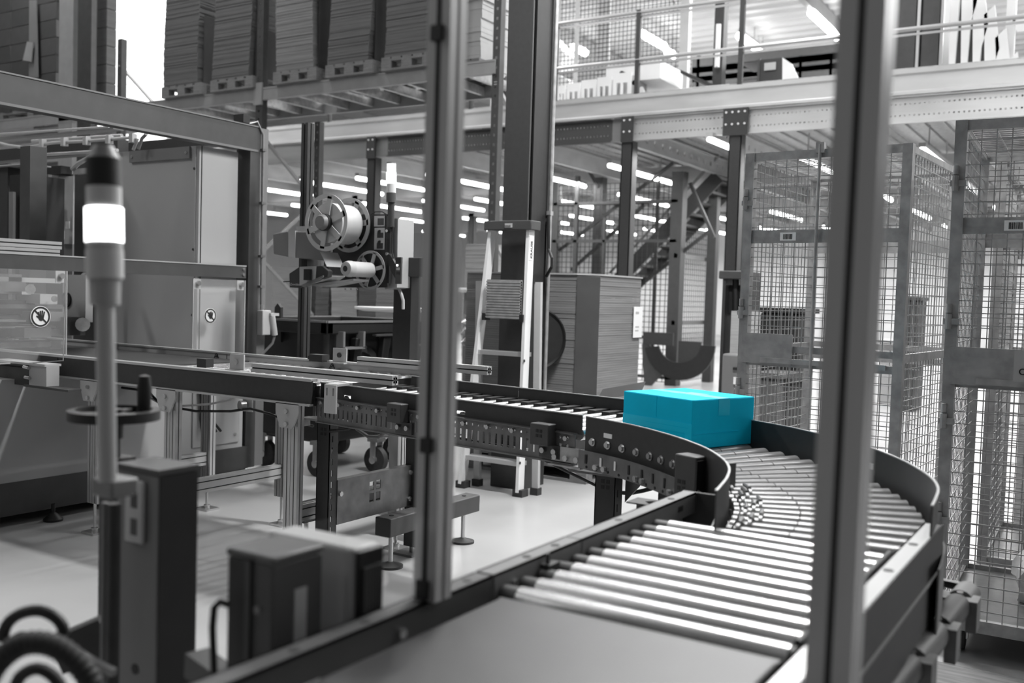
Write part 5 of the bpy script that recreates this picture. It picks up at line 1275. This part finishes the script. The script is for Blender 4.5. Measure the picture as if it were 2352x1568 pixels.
# hand wheel
Dh = 2.1
hw = thing('hand_wheel', 'blurred black adjusting hand wheel with upright handle', 'hand wheel', tuple(pd(262, 955, Dh)))
hc = pd(262, 952, Dh)
part('rim', MB().lathe(hc, Z, [(.078, -.012), (.094, -.010), (.094, .010), (.078, .012), (.078, -.012)], 36), M_black, hw)
part('hub', MB().cyl(hc - Z * .05, hc + Z * .012, .02), M_black, hw)
for k in range(3): e = V((math.cos(k * 2.1), math.sin(k * 2.1), 0)); part('spoke', MB().beam(hc, hc + e * .085, .02, .012), M_black, hw)
hp = pd(331, 930, Dh); part('handle', MB().lathe((hp.x, hp.y, hc.z), Z, [(.008, 0), (.014, .01), (.015, .06), (.012, .085), (0, .088)], 20), M_black, hw)
part('spindle', MB().cyl(hc - Z * .30, hc - Z * .04, .014), M_black, hw)
part('spindle_block', MB().box(hc.x - .02, hc.x + .035, hc.y - .02, hc.y + .03, 0, hc.z - .09), M_dark, hw)
# black drive boxes
b1 = thing('drive_box', 'blurred black electrical box with pale vertical label in the foreground', 'electrical box', (-1.1, 1.05, .5))
def boxat(cu, cv, D_, uL, uR, z0, m, t, nm, bev=.004, lid=None):
    c = pd(cu, cv, D_)
    # widths so that the left and right edges fall at uL, uR
    xL = pt(uL, cv, y=c.y).x; ray = pt(uR, cv, x=c.x)
    return c, part(nm, MB().box(xL, c.x, c.y, ray.y, z0, c.z), m, t, bevel=bev), xL, ray.y
c, o, xl_, yr_ = boxat(628, 1300, 1.42, 522, 742, .55, M_black, b1, 'case')
part('lid', MB().box(xl_ - .002, c.x + .002, c.y - .002, yr_ + .002, c.z, c.z + .012), M_dark2, b1, bevel=.004)
part('label', MB().box(c.x, c.x + .0015, c.y + (yr_ - c.y) * .42, c.y + (yr_ - c.y) * .66, c.z - .17, c.z - .045), M_cab, b1, label='pale vertical label')
for zz in (.07, .15): part('screw', MB().cyl((c.x - .03, c.y, c.z - zz), (c.x - .03, c.y - .003, c.z - zz), .006), M_grey, b1)
part('gasket', MB().box(c.x - .055, c.x - .045, c.y - .003, c.y, c.z - .4, c.z), M_dark2, b1)
b2 = thing('motor_box', 'blurred grey motor housing with black ribbed front behind the black box', 'motor', (-1.1, 1.25, .5))
c, o, xl_, yr_ = boxat(812, 1262, 1.52, 612, 874, .55, M_cab, b2, 'case', .008)
part('end_cap', MB().box(c.x, c.x + .008, c.y + .004, yr_, .58, c.z - .004), M_black, b2, bevel=.003)
for k in range(6): yy = c.y + .015 + (yr_ - c.y - .03) * k / 5; part('rib', MB().box(c.x + .008, c.x + .014, yy - .003, yy + .003, c.z - .14, c.z - .03), M_dark2, b2)
b3 = thing('clear_screen', 'thin clear plastic screen edge standing between the two near boxes', 'screen', (-1.08, 1.2, .6))
q = pd(700, 1300, 1.40); r_q = pd(792, 1300, 1.47)
part('pane', MB().obox(V((pd(590, 1250, 1.36).x, pd(590, 1250, 1.36).y, .7)), V((r_q.x - pd(590, 1250, 1.36).x, r_q.y - pd(590, 1250, 1.36).y, 0)), Z * (pd(792, 1185, 1.47).z - .7), V((.002, -.002, 0))), mat('thin_acrylic', .9, .05, 0, 0, 1, alpha=.035), b3)
hs_ = thing('cable_loop', 'black cable loop leaving the left side of the black box', 'cable', tuple(pd(500, 1400, 1.45)))
part('cable', MB().tube([pd(u, v, 1.45) for u, v in ((525, 1388), (505, 1382), (492, 1395), (488, 1440), (490, 1500), (492, 1568), (495, 1640))], .0055), M_black, hs_)
# frame bar along bottom left joining to rail
fb = thing('frame_bar', 'blurred dark machine bar at the bottom left linking column and boxes', 'bar', tuple(pd(300, 1560, 1.7)))
part('bar', MB().beam(pd(140, 1500, 1.9), pd(255, 1450, 1.9), .05, .07), M_dark, fb); part('bar', MB().beam(pd(450, 1520, 1.6), pd(560, 1600, 1.5), .04, .04), M_dark, fb)
part('bar', MB().beam(pd(160, 1490, 1.7), pd(262, 1545, 1.65), .012, .012), M_galvd, fb)
# hoses bottom left
def hose(nm, label, pts, D_, r, rib, m, cat='hose'):
    t = thing(nm, label, cat, tuple(pd(*pts[0], D_)))
    P = [pd(u, v, D_) for u, v in pts]; Q = []
    for i in range(len(P) - 1):
        for k in range(8 if rib else 3):
            s = k / (8 if rib else 3); p0 = P[max(i - 1, 0)]; p1 = P[i]; p2 = P[i + 1]; p3 = P[min(i + 2, len(P) - 1)]
            Q.append(.5 * ((2 * p1) + (p2 - p0) * s + (2 * p0 - 5 * p1 + 4 * p2 - p3) * s * s + (3 * p1 - p0 - 3 * p2 + p3) * s ** 3))
    Q.append(P[-1]); rr = [r * (1 + (.07 if (i % 2) else -.07) * rib) for i in range(len(Q))]
    part('tube', MB().tube(Q, rr, 14), m, t); return t
hose('corrugated_hose', 'blurred thick corrugated hose arching in the bottom left corner', ((-30, 1560), (0, 1515), (50, 1480), (110, 1478), (165, 1510), (205, 1560), (220, 1620)), 1.35, .016, 1, M_rub)
hose('flat_handle_ring', 'blurred black ring handle above the corrugated hose', ((5, 1470), (15, 1435), (45, 1410), (90, 1402), (130, 1420), (146, 1450), (120, 1470), (80, 1470), (50, 1462), (20, 1480)), 1.5, .009, 0, M_black, 'handle')
hose('corrugated_hose', 'smaller hose loop at the very bottom edge below the arching hose', ((30, 1600), (45, 1555), (85, 1535), (125, 1555), (150, 1600)), 1.4, .009, 0, M_rub)
t = thing('gripper_arm', 'grey pneumatic block with dark arm in front of the dark conveyor panel at left', 'actuator', tuple(pt(80, 860, y=3.2)))
q = pxbox(66, 106, 842, 884, 3.18, .08); part('block', MB().box(*q), M_cab, t, bevel=.003); part('top_plate', MB().box(q[0] - .35, q[1], 3.17, 3.27, q[5], q[5] + .012), M_lite, t)
q2 = pxbox(-30, 66, 846, 874, 3.2, .06); part('arm', MB().box(*q2), M_dark, t); part('lower_plate', MB().box(q[0] - .05, q[1] + .2, 3.18, 3.26, q[4] - .012, q[4]), M_dark2, t)
part('rod_guard', MB().tube([pt(u, v, y=3.18) for u, v in ((60, 846), (62, 834), (145, 828), (149, 700), (149, 640))], .003), M_galv, t)
part('fitting', MB().cyl(pt(55, 842, y=3.17), pt(66, 845, y=3.17), .01), M_zinc, t); part('fitting', MB().cyl(pt(58, 866, y=3.17), pt(68, 868, y=3.17), .01), M_zinc, t)
